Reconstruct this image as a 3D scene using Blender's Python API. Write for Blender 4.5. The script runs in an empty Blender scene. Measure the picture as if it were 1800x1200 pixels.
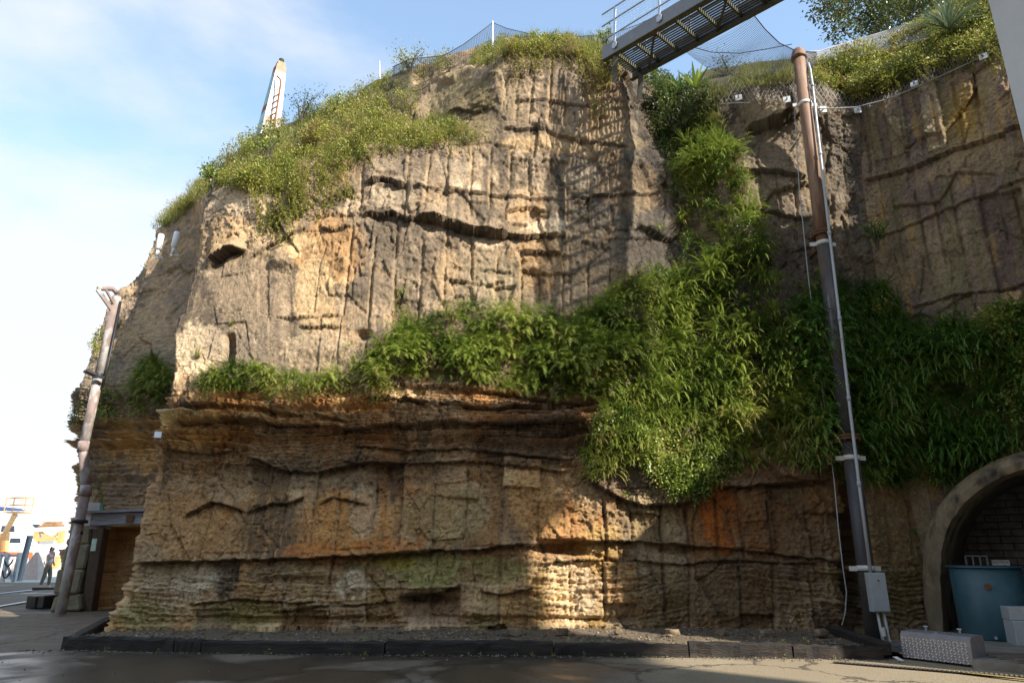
import bpy, math, random
import numpy as np
from mathutils import Vector, Matrix
random.seed(7)
RNG = np.random.default_rng(11)
S = bpy.context.scene
COL = S.collection
R = math.radians

# ---------------------------------------------------------------- camera, sky, sun, exposure
PITCH = R(16.9); FPX = 1200.0; CAMZ = 1.6
cam_d = bpy.data.cameras.new('camera'); cam = bpy.data.objects.new('camera', cam_d); COL.objects.link(cam)
cam.location = (0, 0, CAMZ); cam.rotation_euler = (R(90) + PITCH, 0, 0)
cam_d.sensor_width = 36.0; cam_d.lens = 24.0; cam_d.clip_end = 5000; cam_d.clip_start = 0.05
S.camera = cam
SUN_EL = math.atan(0.70)
SUN_H = np.array([0.768, -0.64])                       # horizontal direction towards the sun
SUN = np.array([SUN_H[0]*math.cos(SUN_EL), SUN_H[1]*math.cos(SUN_EL), math.sin(SUN_EL)])
w = bpy.data.worlds.new('World'); S.world = w; w.use_nodes = True
nt = w.node_tree; nt.nodes.clear()
N = nt.nodes.new; LK = nt.links.new
out = N('ShaderNodeOutputWorld'); bg = N('ShaderNodeBackground'); LK(bg.outputs[0], out.inputs[0])
sky = N('ShaderNodeTexSky'); sky.sky_type = 'NISHITA'; sky.sun_disc = False
sky.sun_elevation = SUN_EL; sky.sun_rotation = math.atan2(SUN_H[0], SUN_H[1]); sky.air_density = 1.0; sky.dust_density = 0.3; sky.ozone_density = 1.0
bg.inputs[1].default_value = 0.15
tc = N('ShaderNodeTexCoord')
mp = N('ShaderNodeMapping'); mp.inputs['Scale'].default_value = (1.0, 1.0, 2.1); mp.inputs['Location'].default_value = (0.35, 0.1, 0.0)
LK(tc.outputs['Generated'], mp.inputs[0])
n1 = N('ShaderNodeTexNoise'); n1.inputs['Scale'].default_value = 2.1; n1.inputs['Detail'].default_value = 9; n1.inputs['Roughness'].default_value = 0.56; n1.inputs['Distortion'].default_value = 0.15
LK(mp.outputs[0], n1.inputs['Vector'])
sep = N('ShaderNodeSeparateXYZ'); LK(tc.outputs['Generated'], sep.inputs[0])
def wmath(op, a, b=None, clamp=False):
    m = N('ShaderNodeMath'); m.operation = op; m.use_clamp = clamp
    for i, x in enumerate((a, b)):
        if x is None: continue
        if isinstance(x, (int, float)): m.inputs[i].default_value = x
        else: LK(x, m.inputs[i])
    return m.outputs[0]
elev = wmath('ABSOLUTE', sep.outputs['Z'])
# thicker bright cloud low down and to the west (the left of the picture), open blue higher up
low = wmath('MULTIPLY', wmath('SUBTRACT', 0.62, elev), 0.50)
west = wmath('MULTIPLY', wmath('MULTIPLY', sep.outputs['X'], -1.0), 0.28)
f0 = wmath('ADD', wmath('ADD', n1.outputs['Fac'], low), west)
ramp = N('ShaderNodeMapRange'); ramp.interpolation_type = 'SMOOTHSTEP'
ramp.inputs['From Min'].default_value = 0.50; ramp.inputs['From Max'].default_value = 0.86
ramp.inputs['To Min'].default_value = 0.16; ramp.inputs['To Max'].default_value = 0.97
LK(f0, ramp.inputs['Value'])
mix = N('ShaderNodeMix'); mix.data_type = 'RGBA'
LK(ramp.outputs[0], mix.inputs['Factor']); tint = N('ShaderNodeMix'); tint.data_type = 'RGBA'; tint.blend_type = 'MULTIPLY'; tint.inputs['Factor'].default_value = 1.0; LK(sky.outputs[0], tint.inputs[6]); tint.inputs[7].default_value = (1.02, 1.16, 1.14, 1); LK(tint.outputs[2], mix.inputs[6]); mix.inputs[7].default_value = (2.95, 3.05, 3.2, 1)
LK(mix.outputs[2], bg.inputs[0])
sun_d = bpy.data.lights.new('sun', 'SUN'); sun_d.energy = 4.2; sun_d.angle = R(0.55); sun_d.color = (1.0, 0.945, 0.85)
sun = bpy.data.objects.new('sun', sun_d); COL.objects.link(sun); sun.location = (20, -15, 30)
sun.rotation_euler = Vector(tuple(SUN)).to_track_quat('Z', 'Y').to_euler()
S.view_settings.view_transform = 'Standard'; S.view_settings.look = 'None'; S.view_settings.gamma = 1.0
S.view_settings.use_curve_mapping = False; S.view_settings.exposure = 1.15
S.render.engine = 'CYCLES'

# ---------------------------------------------------------------- pixel rays of the photograph -> places in the world
CP, SP = math.cos(PITCH), math.sin(PITCH)
def ray(u, v):
    x = (np.asarray(u, float) - 900) / FPX; y = -(np.asarray(v, float) - 600) / FPX
    return np.stack([x, CP - y*SP, SP + y*CP], -1)
def atY(u, v, Y):
    d = ray(u, v); t = np.asarray(Y, float) / d[..., 1]
    return d * t[..., None] + np.array([0, 0, CAMZ])
def atZ(u, v, z=0.0):
    d = ray(u, v); t = (z - CAMZ) / d[..., 2]
    return d * np.asarray(t)[..., None] + np.array([0, 0, CAMZ])
def proj(P):
    P = np.asarray(P, float); q = P - np.array([0, 0, CAMZ])
    f = q[..., 1]*CP + q[..., 2]*SP; up = -q[..., 1]*SP + q[..., 2]*CP
    f = np.where(np.abs(f) < 1e-3, 1e-3, f)
    return 900 + FPX*q[..., 0]/f, 600 - FPX*up/f, f
V = lambda p: tuple(float(c) for c in p)

# ---------------------------------------------------------------- noise
def _h(ix, iy, iz, seed):
    n = (ix.astype(np.int64)*374761393 + iy.astype(np.int64)*668265263 + iz.astype(np.int64)*2147483647 + seed*974711) & 0xffffffff
    n = ((n ^ (n >> 13)) * 1274126177) & 0xffffffff
    n = ((n ^ (n >> 16)) * 2246822519) & 0xffffffff
    return ((n ^ (n >> 15)) & 0xffffff) / float(0xffffff)
def vnoise(x, y, z, seed=0):
    x0 = np.floor(x); y0 = np.floor(y); z0 = np.floor(z)
    fx = x-x0; fy = y-y0; fz = z-z0
    fx = fx*fx*(3-2*fx); fy = fy*fy*(3-2*fy); fz = fz*fz*(3-2*fz)
    r = 0
    for a in (0, 1):
        wx = fx if a else 1-fx
        for b in (0, 1):
            wy = fy if b else 1-fy
            for c in (0, 1):
                wz = fz if c else 1-fz
                r = r + wx*wy*wz*_h(x0+a, y0+b, z0+c, seed)
    return r*2-1
def fbm(x, y, z, octv=4, seed=0, gain=0.5):
    r = 0; a = 1.0; s = 0
    for i in range(octv):
        r = r + a*vnoise(x, y, z, seed+i*17); s += a; a *= gain; x = x*2.03+3.1; y = y*2.03+1.7; z = z*2.03+5.3
    return r/s
def facets(x, y, seed=0, tilt=0.5):
    """broken rock plates: every cell is a tilted plane; returns height, distance to the border"""
    x0 = np.floor(x); y0 = np.floor(y); best = np.full(x.shape, 9.0); sec = np.full(x.shape, 9.0); hh = np.zeros(x.shape)
    z = np.zeros(x.shape)
    for a in (-1, 0, 1):
        for b in (-1, 0, 1):
            cx = x0+a; cy = y0+b
            px = cx + _h(cx, cy, z, seed); py = cy + _h(cx, cy, z, seed+1)
            dx = x-px; dy = y-py; d = dx*dx+dy*dy
            h = (_h(cx, cy, z, seed+2)-0.5) + tilt*(dx*(_h(cx, cy, z, seed+3)-0.5)*2 + dy*(_h(cx, cy, z, seed+4)-0.5)*2)
            m = d < best
            sec = np.where(m, best, np.minimum(sec, d)); hh = np.where(m, h, hh); best = np.where(m, d, best)
    return hh, np.sqrt(sec)-np.sqrt(best)
def sstep(a, b, x):
    t = np.clip((x-a)/(b-a), 0, 1); return t*t*(3-2*t)
def inpoly(u, v, poly):
    r = np.zeros(np.shape(u), bool); n = len(poly); j = n-1
    for i in range(n):
        xi, yi = poly[i]; xj, yj = poly[j]
        if yi != yj:
            r ^= ((yi > v) != (yj > v)) & (u < (xj-xi)*(v-yi)/(yj-yi)+xi)
        j = i
    return r

# ---------------------------------------------------------------- objects and tags
def tag(o, label=None, cat=None, group=None, kind=None):
    if label: o['label'] = label
    if cat: o['category'] = cat
    if group: o['group'] = group
    if kind: o['kind'] = kind
    return o
def thing(name, label, cat, loc, group=None):
    o = bpy.data.objects.new(name, None); COL.objects.link(o); o.location = V(loc); o.empty_display_size = 0.2
    return tag(o, label, cat, group)
_worldloc = {}
def wloc(o):
    p = np.zeros(3)
    while o is not None:
        p = p + np.array(o.location); o = o.parent
    return p
def mesh_np(name, verts, faces, mat, parent=None, smooth=False, attrs=None, loc=None, mats=None, midx=None):
    """faces: (M,3) or (M,4) int array, or a list of index tuples; verts in world space"""
    verts = np.asarray(verts, float)
    base = wloc(parent) if parent is not None else (np.zeros(3) if loc is None else np.asarray(loc, float))
    me = bpy.data.meshes.new(name)
    if isinstance(faces, np.ndarray):
        k = faces.shape[1]; m = faces.shape[0]
        me.vertices.add(len(verts)); me.vertices.foreach_set('co', (verts-base).astype(np.float32).ravel())
        me.loops.add(m*k); me.loops.foreach_set('vertex_index', faces.astype(np.int32).ravel())
        me.polygons.add(m); me.polygons.foreach_set('loop_start', np.arange(0, m*k, k, dtype=np.int32))
        me.polygons.foreach_set('loop_total', np.full(m, k, dtype=np.int32))
    else:
        me.from_pydata([V(p) for p in (verts-base)], [], [tuple(int(i) for i in f) for f in faces])
    for mm in (mats or [mat]): me.materials.append(mm)
    if midx is not None: me.polygons.foreach_set('material_index', np.asarray(midx, np.int32))
    if smooth: me.polygons.foreach_set('use_smooth', np.ones(len(me.polygons), bool))
    if attrs:
        for an, arr in attrs.items():
            arr = np.asarray(arr, np.float32)
            if arr.ndim == 2:
                at = me.attributes.new(an, 'FLOAT_COLOR', 'POINT')
                at.data.foreach_set('color', np.concatenate([arr, np.ones((len(arr), 1), np.float32)], 1).ravel())
            else:
                at = me.attributes.new(an, 'FLOAT', 'POINT'); at.data.foreach_set('value', arr)
    me.update(calc_edges=True); me.validate()
    o = bpy.data.objects.new(name, me); COL.objects.link(o)
    if parent is not None: o.parent = parent
    elif loc is not None: o.location = V(loc)
    return o
def frame_of(d):
    d = np.asarray(d, float); d = d/np.linalg.norm(d)
    a = np.array([0, 0, 1.0]) if abs(d[2]) < 0.9 else np.array([1.0, 0, 0])
    x = np.cross(a, d); x /= np.linalg.norm(x); y = np.cross(d, x); return x, y, d
class MB:
    def __init__(s): s.v = []; s.f = []
    def add(s, vs, fs):
        b = len(s.v); s.v += [tuple(map(float, p)) for p in vs]; s.f += [tuple(i+b for i in f) for f in fs]; return s
    def box(s, c, size, ax=None, jit=0.0, bev=0.0):
        c = np.asarray(c, float); ax = np.eye(3) if ax is None else np.asarray(ax, float)
        h = np.asarray(size, float)/2
        if bev <= 0:
            P = []
            for sx in (-1, 1):
                for sy in (-1, 1):
                    for sz in (-1, 1):
                        P.append(c + ax[0]*h[0]*sx + ax[1]*h[1]*sy + ax[2]*h[2]*sz + RNG.normal(0, 1, 3)*jit)
            return s.add(P, [(0,1,3,2),(4,6,7,5),(0,4,5,1),(2,3,7,6),(0,2,6,4),(1,5,7,3)])
        # chamfered box
        P = []; idx = {}
        for sx in (-1, 1):
            for sy in (-1, 1):
                for sz in (-1, 1):
                    j = RNG.normal(0, 1, 3)*jit
                    for k in range(3):
                        q = np.array([sx, sy, sz])*(h - bev); q[k] = (sx, sy, sz)[k]*h[k]
                        idx[(sx, sy, sz, k)] = len(P); P.append(c + ax[0]*q[0] + ax[1]*q[1] + ax[2]*q[2] + j)
        F = []
        for k in range(3):
            o = [i for i in range(3) if i != k]
            for sg in (-1, 1):
                loop = []
                for (a, b) in ((-1,-1),(1,-1),(1,1),(-1,1)):
                    sgn = [0,0,0]; sgn[k] = sg; sgn[o[0]] = a; sgn[o[1]] = b; loop.append(idx[(*sgn, k)])
                F.append(tuple(loop))
        for k in range(3):                       # edges along axis k
            o = [i for i in range(3) if i != k]
            for a in (-1, 1):
                for b in (-1, 1):
                    def g(t, kk):
                        sgn = [0,0,0]; sgn[k] = t; sgn[o[0]] = a; sgn[o[1]] = b; return idx[(*sgn, kk)]
                    F.append((g(-1, o[0]), g(1, o[0]), g(1, o[1]), g(-1, o[1])))
        for sx in (-1, 1):
            for sy in (-1, 1):
                for sz in (-1, 1): F.append(tuple(idx[(sx, sy, sz, k)] for k in range(3)))
        return s.add(P, F)
    def bar(s, p, q, wx, wy, up=(0, 0, 1), bev=0.0, jit=0.0):
        p = np.asarray(p, float); q = np.asarray(q, float); d = q-p; L = np.linalg.norm(d); d = d/L
        up = np.asarray(up, float); x = np.cross(d, up)
        if np.linalg.norm(x) < 1e-4: x = np.cross(d, (1, 0, 0))
        x /= np.linalg.norm(x); y = np.cross(x, d)
        return s.box((p+q)/2, (wx, wy, L), (x, y, d), jit, bev)
    def tube(s, pts, r, n=10, cap=True):
        pts = [np.asarray(p, float) for p in pts]; k = len(pts); rs = r if hasattr(r, '__len__') else [r]*k
        rings = []; x = None
        for i, p in enumerate(pts):
            d = pts[min(i+1, k-1)] - pts[max(i-1, 0)]; d = d/np.linalg.norm(d)
            if x is None: x, y, _ = frame_of(d)
            else:
                x = x - d*np.dot(x, d); x /= np.linalg.norm(x); y = np.cross(d, x)
            rings.append([p + rs[i]*(x*math.cos(2*math.pi*j/n) + y*math.sin(2*math.pi*j/n)) for j in range(n)])
        P = [q for rg in rings for q in rg]; F = []
        for i in range(k-1):
            for j in range(n):
                a = i*n+j; b = i*n+(j+1) % n; F.append((a, b, b+n, a+n))
        if cap: F.append(tuple(range(n-1, -1, -1))); F.append(tuple((k-1)*n+j for j in range(n)))
        return s.add(P, F)
    def lathe(s, c, prof, n=24, axis=(0, 0, 1)):
        x, y, d = frame_of(axis); c = np.asarray(c, float); P = []; F = []
        for (r, h) in prof:
            for j in range(n): P.append(c + d*h + r*(x*math.cos(2*math.pi*j/n)+y*math.sin(2*math.pi*j/n)))
        for i in range(len(prof)-1):
            for j in range(n):
                a = i*n+j; b = i*n+(j+1) % n; F.append((a, b, b+n, a+n))
        return s.add(P, F)
    def prism(s, poly, ax, ay, az, c, depth):
        """poly in (ax, ay) plane, extruded along az"""
        c = np.asarray(c, float); n = len(poly)
        P = [c+np.asarray(ax)*x+np.asarray(ay)*y for x, y in poly] + [c+np.asarray(ax)*x+np.asarray(ay)*y+np.asarray(az)*depth for x, y in poly]
        return s.add(P, [tuple(range(n-1, -1, -1)), tuple(range(n, 2*n))] + [(i, (i+1) % n, n+(i+1) % n, n+i) for i in range(n)])
    def build(s, name, mat, parent=None, smooth=False, loc=None):
        return mesh_np(name, np.array(s.v), s.f, mat, parent, smooth, loc=loc)
def copy_of(o, parent=None, delta=None):
    c = o.copy(); COL.objects.link(c)
    if parent is not None: c.parent = parent
    return c

# ---------------------------------------------------------------- materials
def newmat(name):
    m = bpy.data.materials.new(name); m.use_nodes = True; t = m.node_tree; b = t.nodes['Principled BSDF']; return m, t, b
def mat(name, col, rough=0.6, metal=0.0, var=0.25, scale=6.0, bump=0.2, col2=None, amt=0.5, spec=0.4, bscale=None, stretch=(1, 1, 1), sharp=0.12):
    m, t, b = newmat(name); n = t.nodes.new; l = t.links.new
    g = n('ShaderNodeNewGeometry'); mp_ = n('ShaderNodeMapping'); mp_.inputs['Scale'].default_value = stretch; l(g.outputs['Position'], mp_.inputs[0])
    a = n('ShaderNodeTexNoise'); a.inputs['Scale'].default_value = scale; a.inputs['Detail'].default_value = 8; a.inputs['Roughness'].default_value = 0.65; l(mp_.outputs[0], a.inputs['Vector'])
    mr = n('ShaderNodeMapRange'); mr.inputs['From Min'].default_value = 0.3; mr.inputs['From Max'].default_value = 0.7
    mr.inputs['To Min'].default_value = 1-var; mr.inputs['To Max'].default_value = 1+var; l(a.outputs['Fac'], mr.inputs[0])
    cm = n('ShaderNodeMix'); cm.data_type = 'RGBA'; cm.inputs[6].default_value = (*col, 1); cm.inputs[7].default_value = (*(col2 or col), 1)
    if col2:
        a2 = n('ShaderNodeTexNoise'); a2.inputs['Scale'].default_value = scale*0.45; a2.inputs['Detail'].default_value = 7; a2.inputs['Roughness'].default_value = 0.6; l(mp_.outputs[0], a2.inputs['Vector'])
        m2 = n('ShaderNodeMapRange'); m2.inputs['From Min'].default_value = 1-amt-sharp; m2.inputs['From Max'].default_value = 1-amt+sharp; l(a2.outputs['Fac'], m2.inputs[0]); l(m2.outputs[0], cm.inputs['Factor'])
    else: cm.inputs['Factor'].default_value = 0
    vm = n('ShaderNodeVectorMath'); vm.operation = 'SCALE'; l(cm.outputs[2], vm.inputs[0]); l(mr.outputs[0], vm.inputs['Scale'])
    l(vm.outputs[0], b.inputs['Base Color'])
    b.inputs['Roughness'].default_value = rough; b.inputs['Metallic'].default_value = metal; b.inputs['Specular IOR Level'].default_value = spec
    if bump:
        bn = n('ShaderNodeTexNoise'); bn.inputs['Scale'].default_value = bscale or scale*4; bn.inputs['Detail'].default_value = 6; l(mp_.outputs[0], bn.inputs['Vector'])
        bp = n('ShaderNodeBump'); bp.inputs['Strength'].default_value = bump; bp.inputs['Distance'].default_value = 0.02; l(bn.outputs['Fac'], bp.inputs['Height']); l(bp.outputs[0], b.inputs['Normal'])
    return m
def leafmat(name, c1, c2, c3=None, rough=0.45, trans=0.5, spec=0.5):
    """tint attribute 0..1 runs c1 -> c2 ; some light passes through the leaf"""
    m, t, b = newmat(name); n = t.nodes.new; l = t.links.new
    at = n('ShaderNodeAttribute'); at.attribute_name = 'tint'
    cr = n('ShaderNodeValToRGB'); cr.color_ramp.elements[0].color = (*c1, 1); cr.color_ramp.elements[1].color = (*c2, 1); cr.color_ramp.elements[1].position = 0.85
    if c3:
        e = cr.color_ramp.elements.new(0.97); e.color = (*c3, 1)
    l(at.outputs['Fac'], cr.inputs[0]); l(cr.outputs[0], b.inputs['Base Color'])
    b.inputs['Roughness'].default_value = rough; b.inputs['Specular IOR Level'].default_value = spec
    tr = n('ShaderNodeBsdfTranslucent'); l(cr.outputs[0], tr.inputs[0])
    ms = n('ShaderNodeMixShader'); ms.inputs[0].default_value = trans*0.6
    o = t.nodes['Material Output']; l(b.outputs[0], ms.inputs[1]); l(tr.outputs[0], ms.inputs[2]); l(ms.outputs[0], o.inputs[0])
    return m
# ================================================================ THE CLIFF: one rock face, laid out from traced strata
WD = np.array([0.74, -0.67, 0.0]); WD = WD/np.linalg.norm(WD)     # run of the right hand wall
WN = np.array([WD[1], -WD[0], 0.0])                                # its open side (faces the road)
cols_px = [
 [(120,1072,24),(138,985,24),(160,860,24),(158,760,24),(160,700,24),(190,620,24),(220,525,24.5),(288,470,25),(300,462,27)],
 [(100,1072,20.3),(118,985,20.5),(140,860,20.7),(138,760,20.4),(140,700,20.4),(170,620,20.8),(200,525,21.2),(262,480,22),(300,462,25)],
 [(150,1072,20.2),(165,985,20.4),(185,860,20.5),(190,765,20.0),(200,705,20.2),(225,600,20.8),(252,500,21.2),(272,408,22),(285,385,25)],
 [(240,1074,20),(275,985,20.2),(300,860,20.2),(320,760,19.6),(340,690,19.8),(355,560,20.2),(360,430,20.8),(345,338,21.5),(352,322,25.5)],
 [(195,1108,13.9),(240,985,14.1),(272,830,14.4),(285,760,14.2),(300,670,14.4),(302,590,15.1),(345,440,15.9),(358,350,17.5),(375,305,22)],
 [(400,1105,13.9),(410,985,14.1),(425,830,14.6),(430,750,14.2),(435,680,14.45),(450,480,15.2),(458,350,15.6),(455,300,17),(450,243,22)],
 [(640,1105,13.9),(642,978,14.1),(645,825,14.6),(648,745,14.2),(645,680,14.5),(640,385,15.25),(655,262,15.8),(640,215,17.5),(620,163,22)],
 [(755,1105,13.9),(757,972,14.1),(758,822,14.55),(760,742,14.2),(758,680,14.5),(755,395,15.25),(760,255,15.8),(760,225,18.0),(745,100,21)],
 [(868,1105,13.9),(868,962,14.1),(868,815,14.5),(868,738,14.1),(868,690,14.5),(868,405,15.25),(868,250,15.75),(880,95,16.3),(880,68,20)],
 [(1020,1105,13.9),(1020,958,14.2),(1018,830,14.5),(1018,740,14.2),(1016,690,14.55),(1012,420,15.2),(1008,270,15.6),(1000,85,16.2),(1000,66,20)],
 [(1140,1105,13.9),(1138,962,14.1),(1132,830,14.3),(1130,750,14.4),(1126,680,14.7),(1120,430,15.2),(1115,285,15.5),(1095,115,16.2),(1090,92,20)],
 [(1225,1105,13.9),(1222,965,14.1),(1215,830,14.2),(1212,750,14.5),(1208,680,14.8),(1200,430,15.6),(1185,285,16.2),(1175,185,17.5),(1170,155,21)],
 [(1320,1105,13.9),(1315,975,14.1),(1308,825,14.1),(1305,760,14.4),(1300,680,14.6),(1285,430,14.9),(1268,285,15.1),(1255,165,15.4),(1250,128,19)],
 [(1470,1108,13.9),(1465,985,14.1),(1455,835,14.0),(1450,760,14.2),(1445,680,14.3),(1425,430,14.4),(1408,285,14.5),(1395,140,14.7),(1390,108,18)],
 [(1500,1108,14.6),(1495,985,14.7),(1482,840,14.6),(1474,760,14.4),(1466,680,14.4),(1445,430,14.5),(1428,285,14.6),(1412,150,14.8),(1405,108,18)],
 [(1540,1108,13.9),(1537,985,14.0),(1525,850,14.0),(1515,760,14.2),(1505,680,14.4),(1480,430,14.5),(1462,285,14.6),(1450,160,14.8),(1432,98,18)],
 [(1640,1112,14.0),(1622,985,14.1),(1595,850,14.2),(1580,760,14.3),(1570,680,14.4),(1530,430,14.5),(1515,320,14.6),(1508,190,14.7),(1480,85,18)],
]
NET = np.array([[atY(u, v, Y) for (u, v, Y) in c] for c in cols_px])          # columns x rows x 3
c11 = NET[-1].copy()
def wallcol(a, rise):
    c = c11 + WD*a; c[8] = c[7] - WN*1.8 + np.array([0, 0, rise]); return c
NET[-1][8] = NET[-1][7] + np.array([-0.2, 1.7, 2.5])
NET = np.concatenate([NET, [wallcol(1.6, 2.7), wallcol(4.5, 3.0), wallcol(9.0, 3.2)]], 0)
c_w = NET[-1] + WD*5; NET = np.concatenate([NET, [c_w]], 0)
# behind the crest the ground runs on level, so a camera to the side sees a hill and no sheet edge
back = NET[:, 8] + np.array([0, 9.0, 0.4]); back[:4] += np.array([2.5, -6.5, -2.0])
NET = np.concatenate([NET, back[:, None]], 1)
ncol, nrow = NET.shape[:2]
# fine grid, about two photograph pixels to a cell
cseg = [10, 46, 40, 40, 104, 122, 60, 60, 78, 60, 46, 46, 78, 22, 24, 52, 80, 110, 50, 14]
rseg = [64, 80, 46, 38, 128, 72, 92, 44, 14]
ci = np.concatenate([i + np.arange(n)/n for i, n in enumerate(cseg)] + [[ncol-1.0]])
ri = np.concatenate([i + np.arange(n)/n for i, n in enumerate(rseg)] + [[nrow-1.0]])
def lerp_net(A):
    c0 = np.minimum(ci.astype(int), ncol-2); fc = (ci-c0)[:, None, None]
    B = A[c0]*(1-fc) + A[c0+1]*fc
    r0 = np.minimum(ri.astype(int), nrow-2); fr = (ri-r0)[None, :, None]
    return B[:, r0]*(1-fr) + B[:, r0+1]*fr
P0 = lerp_net(NET)
def boxblur(A, k, ax):
    pad = [(0, 0)]*A.ndim; pad[ax] = (k, k); B = np.pad(A, pad, mode='edge'); c = np.cumsum(B, ax)
    c = np.concatenate([np.zeros_like(np.take(c, [0], ax)), c], ax); n = A.shape[ax]
    return (np.take(c, np.arange(2*k+1, 2*k+1+n), ax) - np.take(c, np.arange(0, n), ax))/(2*k+1)
nc, nr = P0.shape[:2]
Ps = boxblur(boxblur(P0, 3, 0), 3, 1)
def normals(P, k):
    du = np.gradient(P, axis=0); dv = np.gradient(P, axis=1); n = np.cross(du, dv)
    n = boxblur(boxblur(n, k, 0), k, 1); return n/np.maximum(np.linalg.norm(n, axis=-1, keepdims=True), 1e-9)
NB = normals(Ps, 5)
_fl = (0.18 + 0.82*sstep(6.6, 7.4, np.broadcast_to(ri[None], NB.shape[:2])))[..., None]
NB = NB*np.concatenate([np.ones_like(_fl), np.ones_like(_fl), _fl], -1); NB /= np.maximum(np.linalg.norm(NB, axis=-1, keepdims=True), 1e-9)
U, Vv, DEP = proj(P0)                                            # where each point stands in the photograph: used to trace features
CI = np.broadcast_to(ci[:, None], (nc, nr)); RI = np.broadcast_to(ri[None], (nc, nr))
X, Y, Z = Ps[..., 0], Ps[..., 1], Ps[..., 2]
Ss = np.where(CI > 16, 8 + ((X-8)*WD[0] + (Y-14)*WD[1]), X + 0.35*Y)     # run along the wall in metres
front = CI >= 4; rightw = CI > 16.0
soil = sstep(6.9, 7.3, RI - 1.05*sstep(6.6, 7.0, CI)*sstep(8.1, 7.9, CI))                                        # grassy ground behind the crest
# ---- relief
wx = fbm(Ss*0.8, Z*0.8, Y*0.3, 2, 3)*0.22; wz = fbm(Ss*0.8, Z*0.8, Y*0.3, 2, 5)*0.22
D = 0.16*fbm(Ss*0.30, Z*0.30, Y*0.2, 2, 9)
upper = sstep(705, 660, Vv); shale = sstep(668, 700, Vv)*sstep(800, 765, Vv); mid = sstep(760, 790, Vv)*sstep(995, 975, Vv); basec = sstep(975, 995, Vv)
smooth_zone = np.exp(-(((U-440)/150)**2 + ((Vv-540)/110)**2)**2)
fa, ea = facets((Ss+wx)*1.15, (Z+wz)*0.75, 21, 0.9)
fb, eb = facets((Ss+wx*0.7)*2.9, (Z+wz*0.7)*2.1, 33, 1.1)
fc_, ec = facets((Ss+wx*0.4)*7.5, (Z+wz*0.4)*6.0, 47, 1.2)
rough = 1.0 - 0.6*smooth_zone
fd, ed = facets((Ss+wx*0.3)*17, (Z+wz*0.3)*14, 53, 1.3)
pitz = sstep(-.25, .25, fbm(Ss*0.7, Z*0.9, Y*0, 3, 55))
D = D + rough*(0.11*fa + (0.025+0.06*pitz)*(1-.35*upper-.30*(mid+basec))*fb + (0.020+0.038*pitz)*(1-.5*upper-.40*(mid+basec))*fc_ + (0.024-.010*upper)*fd)
fe, ee = facets((Ss+wx*0.2)*33, (Z+wz*0.2)*29, 59, 1.3)
D = D + 0.008*fe
crk = sstep(-.05, .2, fbm(Ss*0.8, Z*0.8, Y*0, 2, 57))
D = D - rough*0.035*crk*(1-.8*rightw)*(sstep(0.03, 0.0, ea)+0.5*sstep(0.04, 0.0, eb))*(1-shale)
D = D - rough*0.012*(sstep(0.05, 0.0, ea) + 0.6*sstep(0.07, 0.0, eb))*(1-shale)
D = D + 0.016*rough*fbm(Ss*4, Z*5, Y*4, 3, 61) + 0.016*fbm(Ss*17, Z*21, Y*15, 3, 71)
# bedded layers: sharp little shelves in the shale band, finer cross beds lower down
zz = Z + 0.10*fbm(Ss*0.55, Z*0.5, Y*0, 3, 81) + 0.05*fbm(Ss*3, Z*3, Y*0, 2, 83)
def strata(z, freq, seed, sx=0.25):
    k = np.floor(z*freq); f = z*freq-k
    a = _h(k, np.floor(Ss*sx + _h(k, k*0, k*0, seed+5)*7), k*0, seed)
    return (a-0.5) + 0.6*(f-0.5), f
s1, f1 = strata(zz, 7.5, 91); s2, f2 = strata(zz, 15.0, 95, 0.6); s3, f3 = strata(zz, 3.2, 97, 0.4)
lw = sstep(690, 710, Vv)*sstep(870, 800, Vv)
D = D + (0.22*s1 + 0.11*s2)*(0.25*lw + 0.75*shale) + shale*0.12*s3
xb = zz*1.0 + 0.22*(Ss % 3.1)*np.where(np.floor(Ss/3.1) % 2 > 0, 1, -1)*0.5
s4, f4 = strata(xb, 11.0, 101, 0.5); s5, f5 = strata(xb, 24.0, 103, 0.9)
bedw = basec*sstep(0.0, 0.35, fbm(Ss*0.5, Z*0.8, Y*0, 2, 105)+0.2) + 0.6*np.exp(-(((U-960)/90)**2+((Vv-1030)/80)**2)**2) + 0.35*mid*np.exp(-(((Vv-810)/40)**2))
bedw = np.clip(bedw, 0, 1)
D = D + bedw*(0.075*s4 + 0.04*s5)
D = D + 0.06*s3*(basec+mid*0.4)*(1-rightw)
leftw = (CI < 3.6)
D = np.where(leftw, D*1.3 + 0.10*s3*sstep(690, 740, Vv) + 0.10*s1*sstep(740, 760, Vv)*0.7, D)
# ---- traced features
CAV = np.zeros_like(D); CRK = np.zeros_like(D); GRV = np.zeros_like(D)
wob = 2.6*fbm(Ss*3.2, Z*3.2, Y*0, 3, 111) + 0.5*fbm(Ss*11, Z*11, Y*0, 2, 113)
def ledge(pts, amp, above=60, below=12, under=0.10, mask=front):
    """rock above the line stands proud and ends in a sharp lip; a shallow hollow runs under it"""
    global D, CRK
    pts = np.array(pts, float); lo, hi = pts[0, 0], pts[-1, 0]
    vl = np.interp(U, pts[:, 0], pts[:, 1]) + wob*1.6
    e = sstep(lo-4, lo+18, U)*sstep(hi+4, hi-18, U)*mask*(Vv > 60)
    d = Vv - vl
    up = np.where(d <= 0, np.exp(d/above), 0.0); dn = np.where(d > 0, np.exp(-d/below), 0.0)
    D = D + e*(amp*up - under*dn); CRK = np.maximum(CRK, e*np.where(d > 0, np.exp(-d/max(below*0.5, 3)), np.exp(d/2.0)))
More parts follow.
